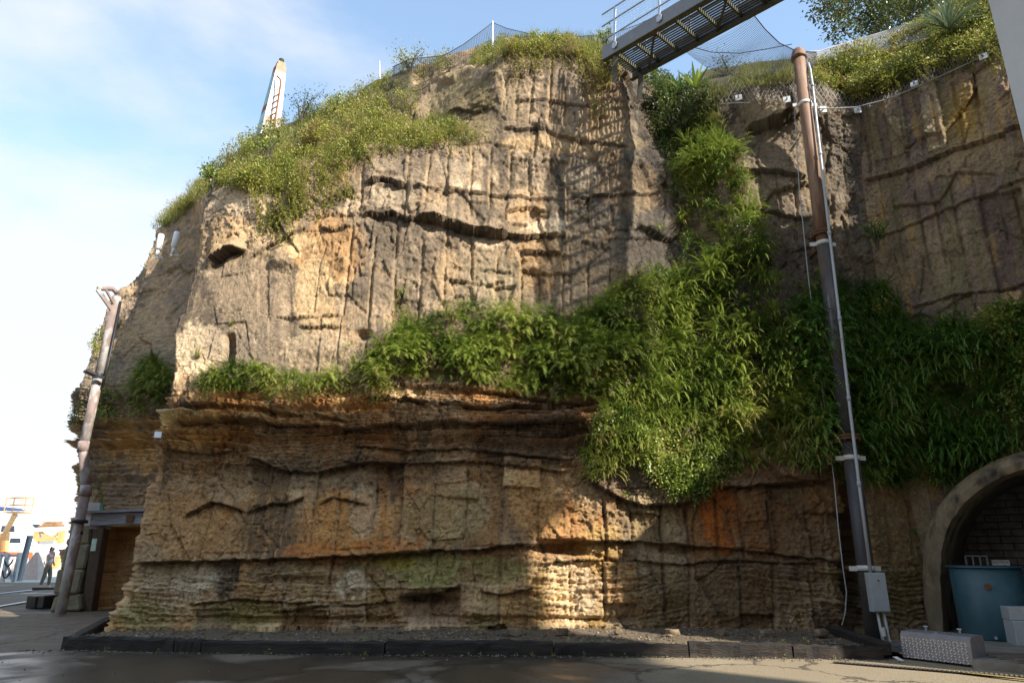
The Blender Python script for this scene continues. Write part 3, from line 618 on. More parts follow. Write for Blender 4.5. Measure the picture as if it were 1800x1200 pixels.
# ================================================================ GROUND
def roadmat():
    m, t, b = newmat('asphalt'); n = t.nodes.new; l = t.links.new
    g = n('ShaderNodeNewGeometry')
    big = n('ShaderNodeTexNoise'); big.inputs['Scale'].default_value = .33; big.inputs['Detail'].default_value = 6; big.inputs['Roughness'].default_value = .6; big.inputs['Distortion'].default_value = .6; l(g.outputs['Position'], big.inputs['Vector'])
    fine = n('ShaderNodeTexNoise'); fine.inputs['Scale'].default_value = 60; fine.inputs['Detail'].default_value = 4; l(g.outputs['Position'], fine.inputs['Vector'])
    med = n('ShaderNodeTexNoise'); med.inputs['Scale'].default_value = 2.4; med.inputs['Detail'].default_value = 9; med.inputs['Roughness'].default_value = .7; l(g.outputs['Position'], med.inputs['Vector'])
    sx = n('ShaderNodeSeparateXYZ'); l(g.outputs['Position'], sx.inputs[0])
    def mr(i, a, c, d, e, s=True):
        q = n('ShaderNodeMapRange'); q.inputs['From Min'].default_value = a; q.inputs['From Max'].default_value = c; q.inputs['To Min'].default_value = d; q.inputs['To Max'].default_value = e
        if s: q.interpolation_type = 'SMOOTHSTEP'
        l(i, q.inputs['Value']); return q.outputs[0]
    def ma(op, a, c):
        q = n('ShaderNodeMath'); q.operation = op
        for k, x in enumerate((a, c)):
            if isinstance(x, (int, float)): q.inputs[k].default_value = x
            else: l(x, q.inputs[k])
        return q.outputs[0]
    near = ma('MULTIPLY', mr(sx.outputs['Y'], 7.5, 10.5, .0, .16), mr(sx.outputs['Y'], 11.9, 12.6, 1, .1))      # the gutter holds the water
    apf = mr(ma('ADD', sx.outputs['X'], ma('MULTIPLY', sx.outputs['Y'], .35)), 4.6, 6.6, 0, 1)
    wet = ma('MULTIPLY', mr(ma('ADD', big.outputs['Fac'], near), .55, .67, 0, 1), ma('SUBTRACT', 1.0, ma('MULTIPLY', apf, .85)))
    dirt = mr(med.outputs['Fac'], .42, .66, 0, 1)
    c1 = n('ShaderNodeMix'); c1.data_type = 'RGBA'; c1.inputs[6].default_value = (.15, .112, .075, 1); c1.inputs[7].default_value = (.19, .15, .105, 1); l(dirt, c1.inputs['Factor'])
    # older pale concrete apron to the right
    ap = n('ShaderNodeMix'); ap.data_type = 'RGBA'; l(ma('MULTIPLY', apf, .8), ap.inputs['Factor']); l(c1.outputs[2], ap.inputs[6]); ap.inputs[7].default_value = (.33, .26, .165, 1)
    c2 = n('ShaderNodeMix'); c2.data_type = 'RGBA'; l(ma('MULTIPLY', wet, .72), c2.inputs['Factor']); l(ap.outputs[2], c2.inputs[6]); c2.inputs[7].default_value = (.035, .027, .019, 1)
    vo = n('ShaderNodeTexVoronoi'); vo.feature = 'DISTANCE_TO_EDGE'; vo.inputs['Scale'].default_value = .42
    dv = n('ShaderNodeVectorMath'); dv.operation = 'MULTIPLY_ADD'; l(med.outputs['Color'], dv.inputs[0]); dv.inputs[1].default_value = (.9, .9, 0); l(g.outputs['Position'], dv.inputs[2]); l(dv.outputs[0], vo.inputs['Vector'])
    ck = n('ShaderNodeMix'); ck.data_type = 'RGBA'; l(mr(vo.outputs['Distance'], .004, .016, .75, 0), ck.inputs['Factor']); l(c2.outputs[2], ck.inputs[6]); ck.inputs[7].default_value = (.02, .017, .014, 1); c2 = ck
    vm = n('ShaderNodeVectorMath'); vm.operation = 'SCALE'; l(c2.outputs[2], vm.inputs[0]); l(mr(fine.outputs['Fac'], .3, .7, .6, 1.4, False), vm.inputs['Scale']); l(vm.outputs[0], b.inputs['Base Color'])
    l(mr(wet, 0, 1, .88, .30, False), b.inputs['Roughness'])
    bp = n('ShaderNodeBump'); bp.inputs['Distance'].default_value = .012; l(ma('SUBTRACT', 1.0, ma('MULTIPLY', wet, .86)), bp.inputs['Strength']); l(ma('ADD', fine.outputs['Fac'], med.outputs['Fac']), bp.inputs['Height']); l(bp.outputs[0], b.inputs['Normal'])
    return m
M_ROAD = roadmat()
xs = np.unique(np.concatenate([np.linspace(-1500, -30, 12), np.linspace(-30, 30, 90), np.linspace(30, 1500, 12)])); ys = np.unique(np.concatenate([np.linspace(-300, -6, 8), np.linspace(-6, 34, 90), np.linspace(34, 2500, 16)]))
gx, gy = np.meshgrid(xs, ys, indexing='ij'); gz = np.where((np.abs(gx) < 30) & (gy < 33) & (gy > -5), .018*fbm(gx*.35, gy*.35, gx*0, 3, 301) - .02, -.02)
gi_ = np.arange(gx.size).reshape(gx.shape); gf = np.stack([gi_[:-1, :-1], gi_[1:, :-1], gi_[1:, 1:], gi_[:-1, 1:]], -1).reshape(-1, 4)
tag(mesh_np('road', np.stack([gx, gy, gz], -1).reshape(-1, 3), gf, M_ROAD, smooth=True), kind='structure')
M_CONC = mat('concrete', (.27, .245, .205), .85, var=.3, scale=3, col2=(.16, .14, .11), amt=.5, bump=.4)
M_PALE = mat('pale_concrete', (.50, .46, .40), .9, var=.12, scale=.4, bump=.1)
# the sunlit yard beyond the corner of the cliff
qa = [(-120, 36.5), (-14.6, 36.5), (-14.6, 400), (-320, 400)]
g = MB(); g.add([(x, y, .008) for x, y in qa] + [(x, y, -.05) for x, y in qa], [(0,1,2,3), (4,7,6,5), (0,4,5,1), (1,5,6,2), (2,6,7,3), (3,7,4,0)]); tag(g.build('quay_pavement', M_PALE), kind='structure')
M_LINE = mat('line_paint', (.72, .70, .66), .6, var=.2, scale=8, bump=.1)
for (a, b_) in (((-30, 1046), (70, 1035)), ((-30, 1070), (48, 1057))):
    A = atZ(*a); B = atZ(*b_); d = (B-A)/np.linalg.norm(B-A); n_ = np.array([-d[1], d[0], 0])*.10
    g = MB(); g.add([A-n_+(0,0,.012), B-n_+(0,0,.012), B+n_+(0,0,.012), A+n_+(0,0,.012)], [(0,1,2,3)]); o = g.build('road_marking', M_LINE)
    tag(o, kind='structure')
# raised gravel bed between the sleepers and the rock
kerb_px = [(105, 1141), (304, 1145), (352, 1146), (676, 1150), (974, 1151), (1212, 1153), (1395, 1155), (1556, 1158)]
KB = [atZ(u, v, 0.0) for u, v in kerb_px]
KT = np.array([0, .11, 0])
bx = np.linspace(0, 1, 240); by_ = np.linspace(0, 1, 40)
kx = np.array([p[0] for p in KB]); ky = np.array([p[1] for p in KB])
gxx = kx[0]+.05 + (8.6-kx[0])*bx; front_y = np.interp(gxx, kx, ky)+.14; back_y = np.interp(gxx, [-8.2, -7.4, 5, 9], [14.6, 15.2, 15.4, 15.4])
BX = np.repeat(gxx[:, None], 40, 1); BY = front_y[:, None] + (back_y-front_y)[:, None]*by_[None]
BZ = .125 + .14*sstep(.35, .95, by_)[None]*np.ones_like(BX)*.6 + .05*fbm(BX*1.3, BY*1.3, BX*0, 3, 311) + .022*fbm(BX*9, BY*9, BX*0, 3, 313)
BZ = np.minimum(BZ, .16 + .3*np.maximum(0, BY-front_y[:, None]-.1)); BZ[:, 0] = .10
BZ = np.where(BX > 5.7, BZ - .25*sstep(5.7, 7.2, BX), BZ)
bi = np.arange(BX.size).reshape(BX.shape); bf = np.stack([bi[:-1, :-1], bi[1:, :-1], bi[1:, 1:], bi[:-1, 1:]], -1).reshape(-1, 4)
M_GRAV = mat('gravel_soil', (.125, .085, .048), .95, var=.5, scale=22, bump=.8, col2=(.15, .115, .075), amt=.5, bscale=70)
tag(mesh_np('gravel_bed', np.stack([BX, BY, BZ], -1).reshape(-1, 3), bf, M_GRAV, smooth=True), kind='structure')
# loose stones on it: nobody could count them
def pebbles(n, P, r0, r1, name, m_, kind='stuff'):
    T = np.array([(1,0,0),(-.9,.2,0),(.1,1,.05),(0,-1,0),(.1,0,.75),(0,.1,-.6)]); TF = np.array([(0,2,4),(2,1,4),(1,3,4),(3,0,4),(2,0,5),(1,2,5),(3,1,5),(0,3,5)])
    s = (r0 + (r1-r0)*RNG.random(n)**3)[:, None, None]; a = RNG.random(n)*6.28; ca, sa = np.cos(a), np.sin(a)
    W = T[None]*(.7+.6*RNG.random((n, 6, 3))); x = W[..., 0]*ca[:, None]-W[..., 1]*sa[:, None]; y = W[..., 0]*sa[:, None]+W[..., 1]*ca[:, None]
    Vt = np.stack([x, y, W[..., 2]], -1)*s + P[:, None]
    Fs = (TF[None] + (np.arange(n)*6)[:, None, None]).reshape(-1, 3)
    return tag(mesh_np(name, Vt.reshape(-1, 3), Fs, m_, attrs={'tint': np.repeat(RNG.random(n), 6)}), kind=kind)
def stonemat():
    m, t, b = newmat('loose_stone'); at = t.nodes.new('ShaderNodeAttribute'); at.attribute_name = 'tint'; cr = t.nodes.new('ShaderNodeValToRGB')
    cr.color_ramp.elements[0].color = (.07, .06, .05, 1); cr.color_ramp.elements[1].color = (.30, .24, .17, 1); e = cr.color_ramp.elements.new(.6); e.color = (.13, .095, .06, 1)
    t.links.new(at.outputs['Fac'], cr.inputs[0]); t.links.new(cr.outputs[0], b.inputs['Base Color']); b.inputs['Roughness'].default_value = .9; return m
M_STONE = stonemat()
k = RNG.integers(0, BX.size, 9000); P = np.stack([BX.ravel()[k], BY.ravel()[k], BZ.ravel()[k]], -1) + RNG.normal(0, 1, (9000, 3))*np.array([.03, .03, .004])
pebbles(9000, P, .008, .045, 'loose_gravel', M_STONE)
n_ = 1500; u_ = RNG.random(n_); P = np.stack([-8.2+14*u_, np.interp(-8.2+14*u_, kx, ky)-np.abs(RNG.normal(0, .14, n_))-.02, np.zeros(n_)], -1); pebbles(n_, P, .006, .022, 'gutter_grit', M_STONE)
n_ = 500; P = np.stack([RNG.uniform(-11, 7, n_), RNG.uniform(8, 19, n_), np.zeros(n_)], -1); P = P[P[:, 1] < np.interp(P[:, 0], kx, ky)]; pebbles(len(P), P, .005, .018, 'road_grit', M_STONE)
def rock(p, r_, name, label, grp):
    T_ = []; nn = 7
    for i in range(nn+1):
        for j in range(9):
            a_, b_ = math.pi*i/nn, 2*math.pi*j/9; q_ = np.array([math.sin(a_)*math.cos(b_), math.sin(a_)*math.sin(b_), math.cos(a_)]); f_ = 1+.5*float(fbm(q_[0]*1.3+p[0]*3, q_[1]*1.3+p[1]*3, q_[2]*1.3, 2, 601)); q_ = np.clip(q_*f_, [-.85, -.8, -.55], [.85, .8, .6]); T_.append(np.asarray(p)+q_*r_*np.array([1.2, .9, .8]))
    Fc_ = [(i*9+j, i*9+(j+1) % 9, (i+1)*9+(j+1) % 9, (i+1)*9+j) for i in range(nn) for j in range(9)]
    g_ = MB(); g_.add(T_, Fc_); return tag(g_.build(name, M_ROCKS, loc=p), label, 'rock', grp)
M_ROCKS = mat('fallen_sandstone', (.23, .165, .10), .95, var=.4, scale=9, bump=.6, col2=(.12, .09, .06), amt=.45)
for i, (u_, v_, r_) in enumerate(((300,1106,.10),(415,1108,.07),(618,1108,.12),(700,1107,.08),(845,1108,.09),(905,1109,.13),(988,1108,.11),(1085,1108,.08),(1180,1110,.12),(1265,1110,.09),(1345,1112,.14),(1440,1110,.12))):
    p_ = atZ(u_, v_, .19); p_[1] -= .1; rock(p_, r_, 'fallen_rock', ['fallen lump on the gravel at the far left, near the mossy corner of the rock', 'small fallen lump below the black soot mark on the rock', 'fallen lump left of the low hollow in the rock', 'small fallen lump directly under the low hollow', 'small fallen lump right of the low hollow', 'larger fallen lump where the shade edge meets the sunlit base', 'fallen lump in the brightest sun at the foot of the rock', 'small fallen lump at the right edge of the sunlit base', 'fallen lump below the wet blocks left of the orange stain', 'small fallen lump straight below the orange stain', 'largest fallen lump, in the dark right of the orange stain', 'fallen lump beside the aslant black sleeper'][i], 'fallen rocks on the gravel')
# sleepers forming the kerb
M_SLEEP = mat('tarred_timber', (.018, .014, .011), .75, var=.6, scale=5, bump=.9, col2=(.05, .035, .024), amt=.42, stretch=(.35, 3, 3), bscale=30)
sl_lab = ['black timber sleeper at the left end of the kerb', 'short pale-topped timber block set between two long black sleepers', 'long black timber sleeper below the mossy stone at the middle left of the rock',
          'black timber sleeper in front of the low hollow in the rock', 'black timber sleeper where the bright patch of sun falls', 'wet gritty timber sleeper in front of the rusty orange rock', 'dark timber sleeper at the right end of the kerb']
for i in range(7):
    a, b_ = KB[i], KB[i+1]; d = (b_-a)/np.linalg.norm(b_-a); a = a + d*.012; b_ = b_ - d*.012
    n2 = np.array([-d[1], d[0], 0]); h = .195 + random.uniform(-.03, .015); a = a + n2*random.uniform(-.02, .02); g = MB()
    ns = 14
    for s_ in range(ns):
        q0 = a+(b_-a)*s_/ns; q1 = a+(b_-a)*(s_+1)/ns
    prof = [(0, 0), (0, h*.86), (.018, h*.97), (.05, h), (.17, h*.99), (.20, h*.93), (.20, 0)]; P = []; Fc = []
    for s_ in range(ns+1):
        c = a+(b_-a)*s_/ns
        for (y_, z_) in prof: P.append(c + n2*(y_+random.gauss(0, .009)) + np.array([0, 0, z_+(random.gauss(0, .010) if z_ > .1 else -.03)]))
    m_ = len(prof)
    for s_ in range(ns):
        for j in range(m_-1): Fc.append((s_*m_+j, (s_+1)*m_+j, (s_+1)*m_+j+1, s_*m_+j+1))
    Fc.append(tuple(range(m_))); Fc.append(tuple(ns*m_+j for j in reversed(range(m_))))
    g.add(P, Fc); o = g.build('timber_sleeper', M_SLEEP, loc=a); tag(o, sl_lab[i], 'sleeper', 'timber sleepers laid as a kerb')
a = KB[0]+np.array([.02, .24, 0]); b_ = atZ(192, 1096); g = MB(); g.bar(a+(0,0,.085), b_+(0,0,.07), .2, .17, bev=.02, jit=.004); tag(g.build('timber_sleeper', M_SLEEP, loc=a), 'low mossy sleeper running back from the left kerb end towards the rock', 'sleeper', 'timber sleepers laid as a kerb')
g = MB(); a = atZ(1462, 1108, .16); b_ = atZ(1556, 1140, .14); g.bar(a, b_, .2, .2, bev=.02, jit=.004); tag(g.build('timber_sleeper', M_SLEEP, loc=a), 'black sleeper lying aslant beside the foot of the tall pipe', 'sleeper', 'timber sleepers laid as a kerb')

# ================================================================ BUILDINGS beside and behind the road; unseen parts shaped for the shade
M_WHITE = mat('white_render', (.60, .63, .66), .8, var=.06, scale=1.2, bump=.1)
M_ROOF = mat('roof_metal', (.22, .23, .24), .5, metal=.4, bump=0)
def block(t, name, x0, x1, y0, y1, z0, z1, m_):
    g = MB(); g.box(((x0+x1)/2, (y0+y1)/2, (z0+z1)/2), (x1-x0, y1-y0, z1-z0)); return g.build(name, m_, t)
t = thing('white_building', 'pale blue-white rendered building edge at the upper right', 'building', (12, 10, 0))
block(t, 'tower_wall', 9.63, 16.0, 10.4, 11.2, 0, 12.4, M_WHITE)  # only its edge is seen; hidden bulk shaped to shade the rock
block(t, 'coping', 9.6, 16.03, 10.37, 11.23, 12.402, 12.5, M_ROOF)
block(t, 'shade_wing', 9.70, 16.0, 7.55, 10.397, 0, 8.4, M_WHITE)  # unseen wing added to shade the road edge and lower rock
M_BRK = mat('brick_wall_far', (.42, .33, .25), .85, var=.2, scale=2, bump=.1)
t = thing('shade_building', 'unseen brick building behind the viewer, shaped to shade the rock', 'building', (15, -15, 0))
block(t, 'wall', 2.0, 24.9, -24, -8, 0, 22.6, M_BRK); block(t, 'sky_block_wing', -26.0, 1.997, -24, -8.4, 0, 10.5, M_BRK); block(t, 'shade_overhang', 2.0, 27.0, -24, -8, 22.6, 26.9, M_BRK); block(t, 'shade_overhang_top', 2.0, 28.1, -24, -8, 26.9, 28.4, M_BRK); block(t, 'roof', 1.8, 28.15, -24.2, -7.97, 28.402, 28.9, M_ROOF)  # unseen bulk: overhangs shaped for the shadow edge, low part added to block sky
for r_ in range(6):
    for c_ in range(15):
        if r_ > 1 and c_ < 9: continue
        g = MB(); x = -23.8+c_*3.2; z = 3+r_*4.3; g.box((x, -7.985 if x > 2 else -8.385, z), (1.5, .05, 2.2)); g.build('window', M_ROOF, t)

# ================================================================ FOOTBRIDGE
M_GALV = mat('galvanised_steel', (.42, .45, .48), .45, metal=.55, var=.12, scale=5, bump=.05)
M_GIRD = mat('painted_girder', (.20, .215, .235), .55, metal=.2, var=.12, scale=3, bump=.08)
M_OLV = mat('olive_underside', (.10, .095, .05), .7, var=.25, scale=4, bump=.1)
M_DECK = mat('deck_grating', (.14, .135, .12), .7, metal=.2, bump=.1)
B0 = atY(1119, 139, 16.0); BD = np.array([.67, -.74, -.068]); BDn = BD/np.linalg.norm(BD); BPx = np.array([-BD[1], BD[0], 0]); BPx = -BPx/np.linalg.norm(BPx)   # towards the left beam
BW = 1.28; BL = 12.6
UPB = np.cross(np.cross(BDn, (0, 0, 1)), BDn); UPB /= np.linalg.norm(UPB)
def bp(a, w_, h): return B0 + BDn*a + BPx*w_ + UPB*h
br = thing('footbridge', 'grey steel footbridge crossing overhead from the top of the rock', 'footbridge', bp(0, .6, 0))
A0 = -.15
def girder(w_, sgn):
    g = MB(); g.bar(bp(A0, w_, .19), bp(BL, w_, .19), .016, .36, up=UPB); g.build('girder_web', M_GIRD, br)
    g = MB(); g.bar(bp(A0, w_+sgn*.058, .0), bp(BL, w_+sgn*.058, .0), .13, .018, up=UPB); g.build('bottom_flange', M_OLV, br)
    g = MB(); g.bar(bp(A0, w_+sgn*.058, .38), bp(BL, w_+sgn*.058, .38), .13, .018, up=UPB); g.build('top_flange', M_GIRD, br)
girder(0, 1); girder(BW, -1)
na = 21
for k in range(na):
    a = A0+.3+k*(BL-A0-.5)/(na-1); g = MB(); g.bar(bp(a, .03, .17), bp(a, BW-.03, .17), .05, .10, up=UPB); g.build('cross_beam', M_OLV, br)
for k in range(6):
    a = A0+.6+k*2.1; g = MB(); g.bar(bp(a, .05, .085), bp(a+1.1, BW-.05, .085), .055, .05, up=UPB); g.build('diagonal_brace', M_OLV, br)
for k in range(15):
    g = MB(); w_ = .07+k*(BW-.14)/14; g.bar(bp(A0, w_, .245), bp(BL, w_, .245), .04, .028, up=UPB); g.build('deck_slat', M_DECK, br)
for side, w_ in ((1, BW), (-1, 0)):
    for k in range(10):
        a = .30+k*1.42; po = None
        g = MB(); g.bar(bp(a, w_+side*.03, .10), bp(a, w_+side*.03, 1.40), .045, .045, up=BDn); po = g.build('rail_post', M_GALV, br)
        g = MB(); g.box(bp(a, w_+side*.045, .20), (.14, .02, .16), (BDn, BPx, UPB)); g.build('bracket', M_GALV, po)
    for h in (1.40, 1.02, .56):
        g = MB(); g.tube([bp(A0, w_+side*.03, h), bp(BL, w_+side*.03, h)], .021, 8); g.build('handrail', M_GALV, br, True)
M_WIRE = mat('net_wire', (.36, .35, .33), .6, metal=.2, bump=0)
M_NET = mat('black_netting', (.035, .035, .038), .8, bump=0)
def wires(lines, r, name, m_, parent=None, n=3):
    """many thin polylines as one mesh"""
    Vs = []; Fs = []; b0 = 0
    for L_ in lines:
        L_ = np.asarray(L_, float)
        if len(L_) < 2: continue
        d = np.gradient(L_, axis=0); d /= np.maximum(np.linalg.norm(d, axis=1, keepdims=True), 1e-9)
        a = np.where(np.abs(d[:, 2:3]) < .9, np.array([[0, 0, 1.]]), np.array([[1., 0, 0]])); x = np.cross(a, d); x /= np.linalg.norm(x, axis=1, keepdims=True); y = np.cross(d, x)
        ring = np.stack([L_ + r*(x*math.cos(6.2832*j/n)+y*math.sin(6.2832*j/n)) for j in range(n)], 1); Vs.append(ring.reshape(-1, 3))
        k = len(L_); i = np.arange(k-1)[:, None]*n; j = np.arange(n)[None]; j2 = (j+1) % n
        Fs.append((np.stack([i+j, i+j2, i+n+j2, i+n+j], -1)+b0).reshape(-1, 4)); b0 += k*n
    return mesh_np(name, np.concatenate(Vs), np.concatenate(Fs), m_, parent)
lines = []
for k in range(14): h = .40+k*.075; lines.append([bp(A0, BW+.03, h), bp(BL, BW+.03, h)])
for k in range(137): a = A0+k*.10; lines.append([bp(a, BW+.03, .40), bp(a, BW+.03, 1.40)])
tag(wires(lines, .0022, 'mesh_infill', M_GALV, br), kind='stuff')
# steel bearing posts where the beams land on the rock
for w_ in (.10, BW-.10):
    g = MB(); g.bar(bp(.22, w_, -.012), bp(.22, w_, -.012)+np.array([0, .35, -.55]), .12, .12); g.build('bearing_post', M_DECK, br)

# ================================================================ NETS along the crest
def patch(top, bot, nu, nv, sag=0.0):
    """lines of a netting sheet between two 3-D edge curves"""
    top = np.asarray(top, float); bot = np.asarray(bot, float)
    def res(c, n):
        s_ = np.concatenate([[0], np.cumsum(np.linalg.norm(np.diff(c, axis=0), axis=1))]); t_ = np.linspace(0, s_[-1], n); return np.stack([np.interp(t_, s_, c[:, i]) for i in range(3)], 1)
    T = res(top, nu); B = res(bot, nu); f = np.linspace(0, 1, nv)[None, :, None]; G = T[:, None]*(1-f)+B[:, None]*f
    uu = np.linspace(0, 1, nu)[:, None]; vv = np.linspace(0, 1, nv)[None]
    G[..., 2] -= sag*4*vv*(1-vv)*(0.6+.4*np.sin(uu*17)); G += (.025*fbm(G[..., 0]*2, G[..., 1]*2, G[..., 2]*2, 2, 401))[..., None]
    return [G[i] for i in range(nu)] + [G[:, j] for j in range(nv)]
YS = 19.0
topc = [atY(u, v, YS) for u, v in [(690,118),(720,104),(780,98),(815,78),(845,56),(866,40),(890,50),(940,62),(1000,66),(1075,60),(1120,44),(1180,16)]]
botc = [atY(u, v, YS+.3) for u, v in [(690,135),(720,130),(780,125),(815,110),(845,100),(866,96),(890,96),(940,96),(1000,96),(1075,100),(1120,80),(1180,50)]]
nt_ = thing('crest_netting', 'sagging fine black netting strung on a post along the middle crest', 'netting', atY(866, 96, YS))
tag(wires(patch(topc, botc, 150, 22), .0045, 'net', M_NET, nt_), kind='stuff')
g = MB(); g.tube([atY(866, 100, YS), atY(866, 38, YS)], .025, 8); g.build('post', M_GALV, nt_)
g = MB(); g.tube([atY(668, 140, YS+1), atY(667, 108, YS+1)], .025, 8); g.build('post', M_GALV, nt_)
g = MB(); g.tube(topc, .012, 5); g.build('head_cable', M_NET, nt_)
nt_ = thing('bridge_netting', 'translucent net sheet hanging between the footbridge and the top of the rusty pipe', 'netting', atY(1395, 128, 15.0))
top2 = [atY(u, v, y_) for u, v, y_ in [(1326,28,13.4),(1345,52,13.6),(1370,76,13.9),(1400,90,14.4),(1435,92,15)]]
bot2 = [atY(u, v, y_) for u, v, y_ in [(1200,88,15.8),(1240,118,15.9),(1300,138,15.8),(1370,146,15.7),(1436,136,15.8)]]
tag(wires(patch(top2, bot2, 70, 60, .25), .0036, 'net', M_NET, nt_), kind='stuff')
g = MB(); g.tube(top2, .014, 5); g.build('edge_rope', M_NET, nt_)
g = MB(); s_l = [atY(u, v, 15.3) for u, v in [(1222,84),(1250,92),(1300,94),(1350,86),(1392,78)]]; g.tube(s_l, .012, 5); g.build('seam_rope', M_NET, nt_)
nt_ = thing('slope_netting', 'long grey net sagging over the green slope at the upper right', 'netting', c11[8])
ti = [];bo = []
for u, v, y_ in [(1405,92,16.2),(1440,90,16.2),(1500,72,16.2),(1560,54,16),(1620,32,15.4),(1690,8,14.6),(1770,-26,13.8)]:
    ti.append(atY(u, v, y_)); 
for u, v in [(1420,130),(1450,128),(1510,112),(1570,100),(1630,84),(1700,52),(1780,12)]: bo.append(on(u, v, .22))
tag(wires(patch(ti, bo, 150, 44), .0042, 'net', M_WIRE, nt_), kind='stuff')
g = MB(); g.tube(ti, .016, 5); g.build('head_cable', M_WIRE, nt_)
# diamond wire mesh pinned to the rock, steel cable and white anchor plates below it
def drape(px, out): return np.array([on(u, v, out) for u, v in px])
def smoothl(L_):
    for _ in range(2): L_[1:-1] = (L_[:-2]+L_[1:-1]*2+L_[2:])/4
    return L_
lines = []
for sgn in (1, -1):
    for k in range(-14, 46):
        pts = []
        for s_ in range(0, 26):
            v = 118+s_*3.6; u = 1252+k*8 + sgn*s_*2.3
            lo = np.interp(u, [1250, 1300, 1385, 1440, 1508], [190, 183, 186, 202, 204]); hi = np.interp(u, [1250, 1290, 1340, 1400, 1508], [172, 138, 122, 124, 165])
            if 1250 < u < 1508 and hi < v < lo: pts.append((u, v))
        if len(pts) > 2: lines.append(smoothl(drape(pts, .07)))
    for k in range(-10, 60):
        pts = []
        for s_ in range(0, 30):
            v = 60+s_*5; u = 1500+k*6 + sgn*s_*2.6
            lo = np.interp(u, [1505, 1610, 1800], [204, 158, 72]); hi = lo - np.interp(u, [1505, 1540, 1620, 1760], [40, 60, 62, 60])
            if 1505 < u < 1790 and hi < v < lo: pts.append((u, v))
        if len(pts) > 2: lines.append(smoothl(drape(pts, .08)))
wm = thing('rockfall_mesh', 'rusty diamond wire mesh pinned over the top edge of the right hand rock', 'wire mesh', on(1440, 190))
tag(wires(lines, .0055, 'mesh_wires', M_WIRE, wm), kind='stuff')
cab = smoothl(drape([(1255,188),(1300,182),(1340,184),(1385,187),(1440,203),(1508,204),(1560,182),(1610,160),(1670,134),(1730,107),(1780,84)], .12))
g = MB(); g.tube(cab, .014, 6); g.build('cable', M_WIRE, wm)
M_PLATE = mat('anchor_plate', (.70, .70, .68), .5, var=.1, bump=.05)
for (u, v) in [(1298,178),(1381,183),(1441,201),(1504,199),(1609,156),(1729,106)]:
    p, n3 = surf(u, v); n3 = n3/np.linalg.norm(n3); x_, y_, _ = frame_of(n3); pl = MB(); pl.box(p+n3*.15, (.16, .16, .02), (x_, y_, n3)); po = pl.build('anchor_plate', M_PLATE, wm)
    pl = MB(); pl.tube([p+n3*.05, p+n3*.24], .022, 6); pl.build('bolt', M_GALV, po)

# ================================================================ TALL PIPE on the right, conduit and switch box
M_RUST = mat('rusty_pipe', (.17, .085, .050), .6, var=.35, scale=3.5, bump=.15, col2=(.27, .17, .115), amt=.48, stretch=(2.2, 2.2, .22), sharp=.06)
M_BLUP = mat('blue_grey_pipe', (.055, .053, .060), .5, var=.3, scale=4, bump=.1, col2=(.12, .085, .06), amt=.42, stretch=(1, 1, .4))
M_RST2 = mat('rust_flange', (.14, .065, .03), .85, var=.4, scale=14, bump=.4)
pb = atY(1537, 1118, 13.30); pt_ = atY(1404, 98, 14.15)
def pl_(v): 
    # point on the pipe axis at image row v
    f = np.linspace(0, 1, 400); q = pb+(pt_-pb)*f[:, None]; _, vv, _ = proj(q); k = np.argmin(np.abs(vv-v)); return q[k]
tp = thing('drain_pipe', 'tall rusty and dark steel pipe running up the whole rock on the right', 'pipe', pb)
ax_ = (pt_-pb)/np.linalg.norm(pt_-pb)
g = MB(); g.tube([pb-(0,0,.2), pl_(772)], .150, 20); g.build('pipe_section', M_BLUP, tp, True)
g = MB(); g.tube([pl_(770), pl_(430)], .145, 20); g.build('pipe_section', M_BLUP, tp, True)
g = MB(); g.tube([pl_(428), pl_(104)], .142, 20); tag(g.build('pipe_section', M_RUST, tp, True), 'rust brown upper pipe length')
for v in (770, 412):
    g = MB(); p = pl_(v); g.tube([p-ax_*.05, p-ax_*.008], .225, 20); fl = g.build('flange', M_RST2, tp, False); g = MB(); g.tube([p+ax_*.008, p+ax_*.05], .225, 20); g.build('flange', M_RST2, tp)
    for j in range(8):
        x_, y_, _ = frame_of(ax_); q = p+.198*(x_*math.cos(j*.785)+y_*math.sin(j*.785)); g = MB(); g.tube([q-ax_*.08, q+ax_*.08], .016, 6); g.build('bolt', M_RST2, fl)
g = MB(); p = pl_(104); g.lathe(p, [(.150, -.02), (.19, 0), (.19, .06), (.165, .07), (.165, .16), (.135, .25), (.07, .31), (.005, .33)], 20, ax_); g.build('domed_cap', M_RUST, tp, True)
M_BAND = mat('white_band', (.62, .60, .55), .6, var=.15, scale=8, bump=.1)
for v in (184, 428, 805, 998):
    p = pl_(v); g = MB(); r_ = .162
    if v < 430: r_ = .156
    g.tube([p-ax_*.045, p+ax_*.045], r_, 20); bd = g.build('clamp', M_BAND, tp, True)
    for s_ in (-1, 1):
        g = MB(); g.bar(p+np.array([s_*(r_-.01), 0, 0]), p+np.array([s_*(r_+.13), .03, 0]), .03, .085); g.build('lug', M_BAND, bd)
    wl = on(*[float(q) for q in proj(p)[:2]], 0); g = MB(); g.bar(p+(0, .15, 0), np.array([p[0], max(p[1]+.4, 14.6), p[2]]), .06, .06); g.build('wall_bracket', M_RST2, bd)
M_COND = mat('grey_conduit', (.40, .42, .43), .5, metal=.2, var=.12, bump=.05)
cd = thing('conduit', 'thin pale grey conduit running beside the tall pipe', 'conduit', atY(1531, 1010, 13.0))
cpx = [(1531,1010,13.05),(1510,850,13.1),(1492,700,13.2),(1476,560,13.3),(1458,410,13.5),(1442,270,13.75),(1428,150,13.9),(1424,122,13.95),(1421,112,14.05),(1416,114,14.25),(1413,128,14.5)]
g = MB(); g.tube([atY(*q) for q in cpx], .030, 10); g.build('tube', M_COND, cd, True)
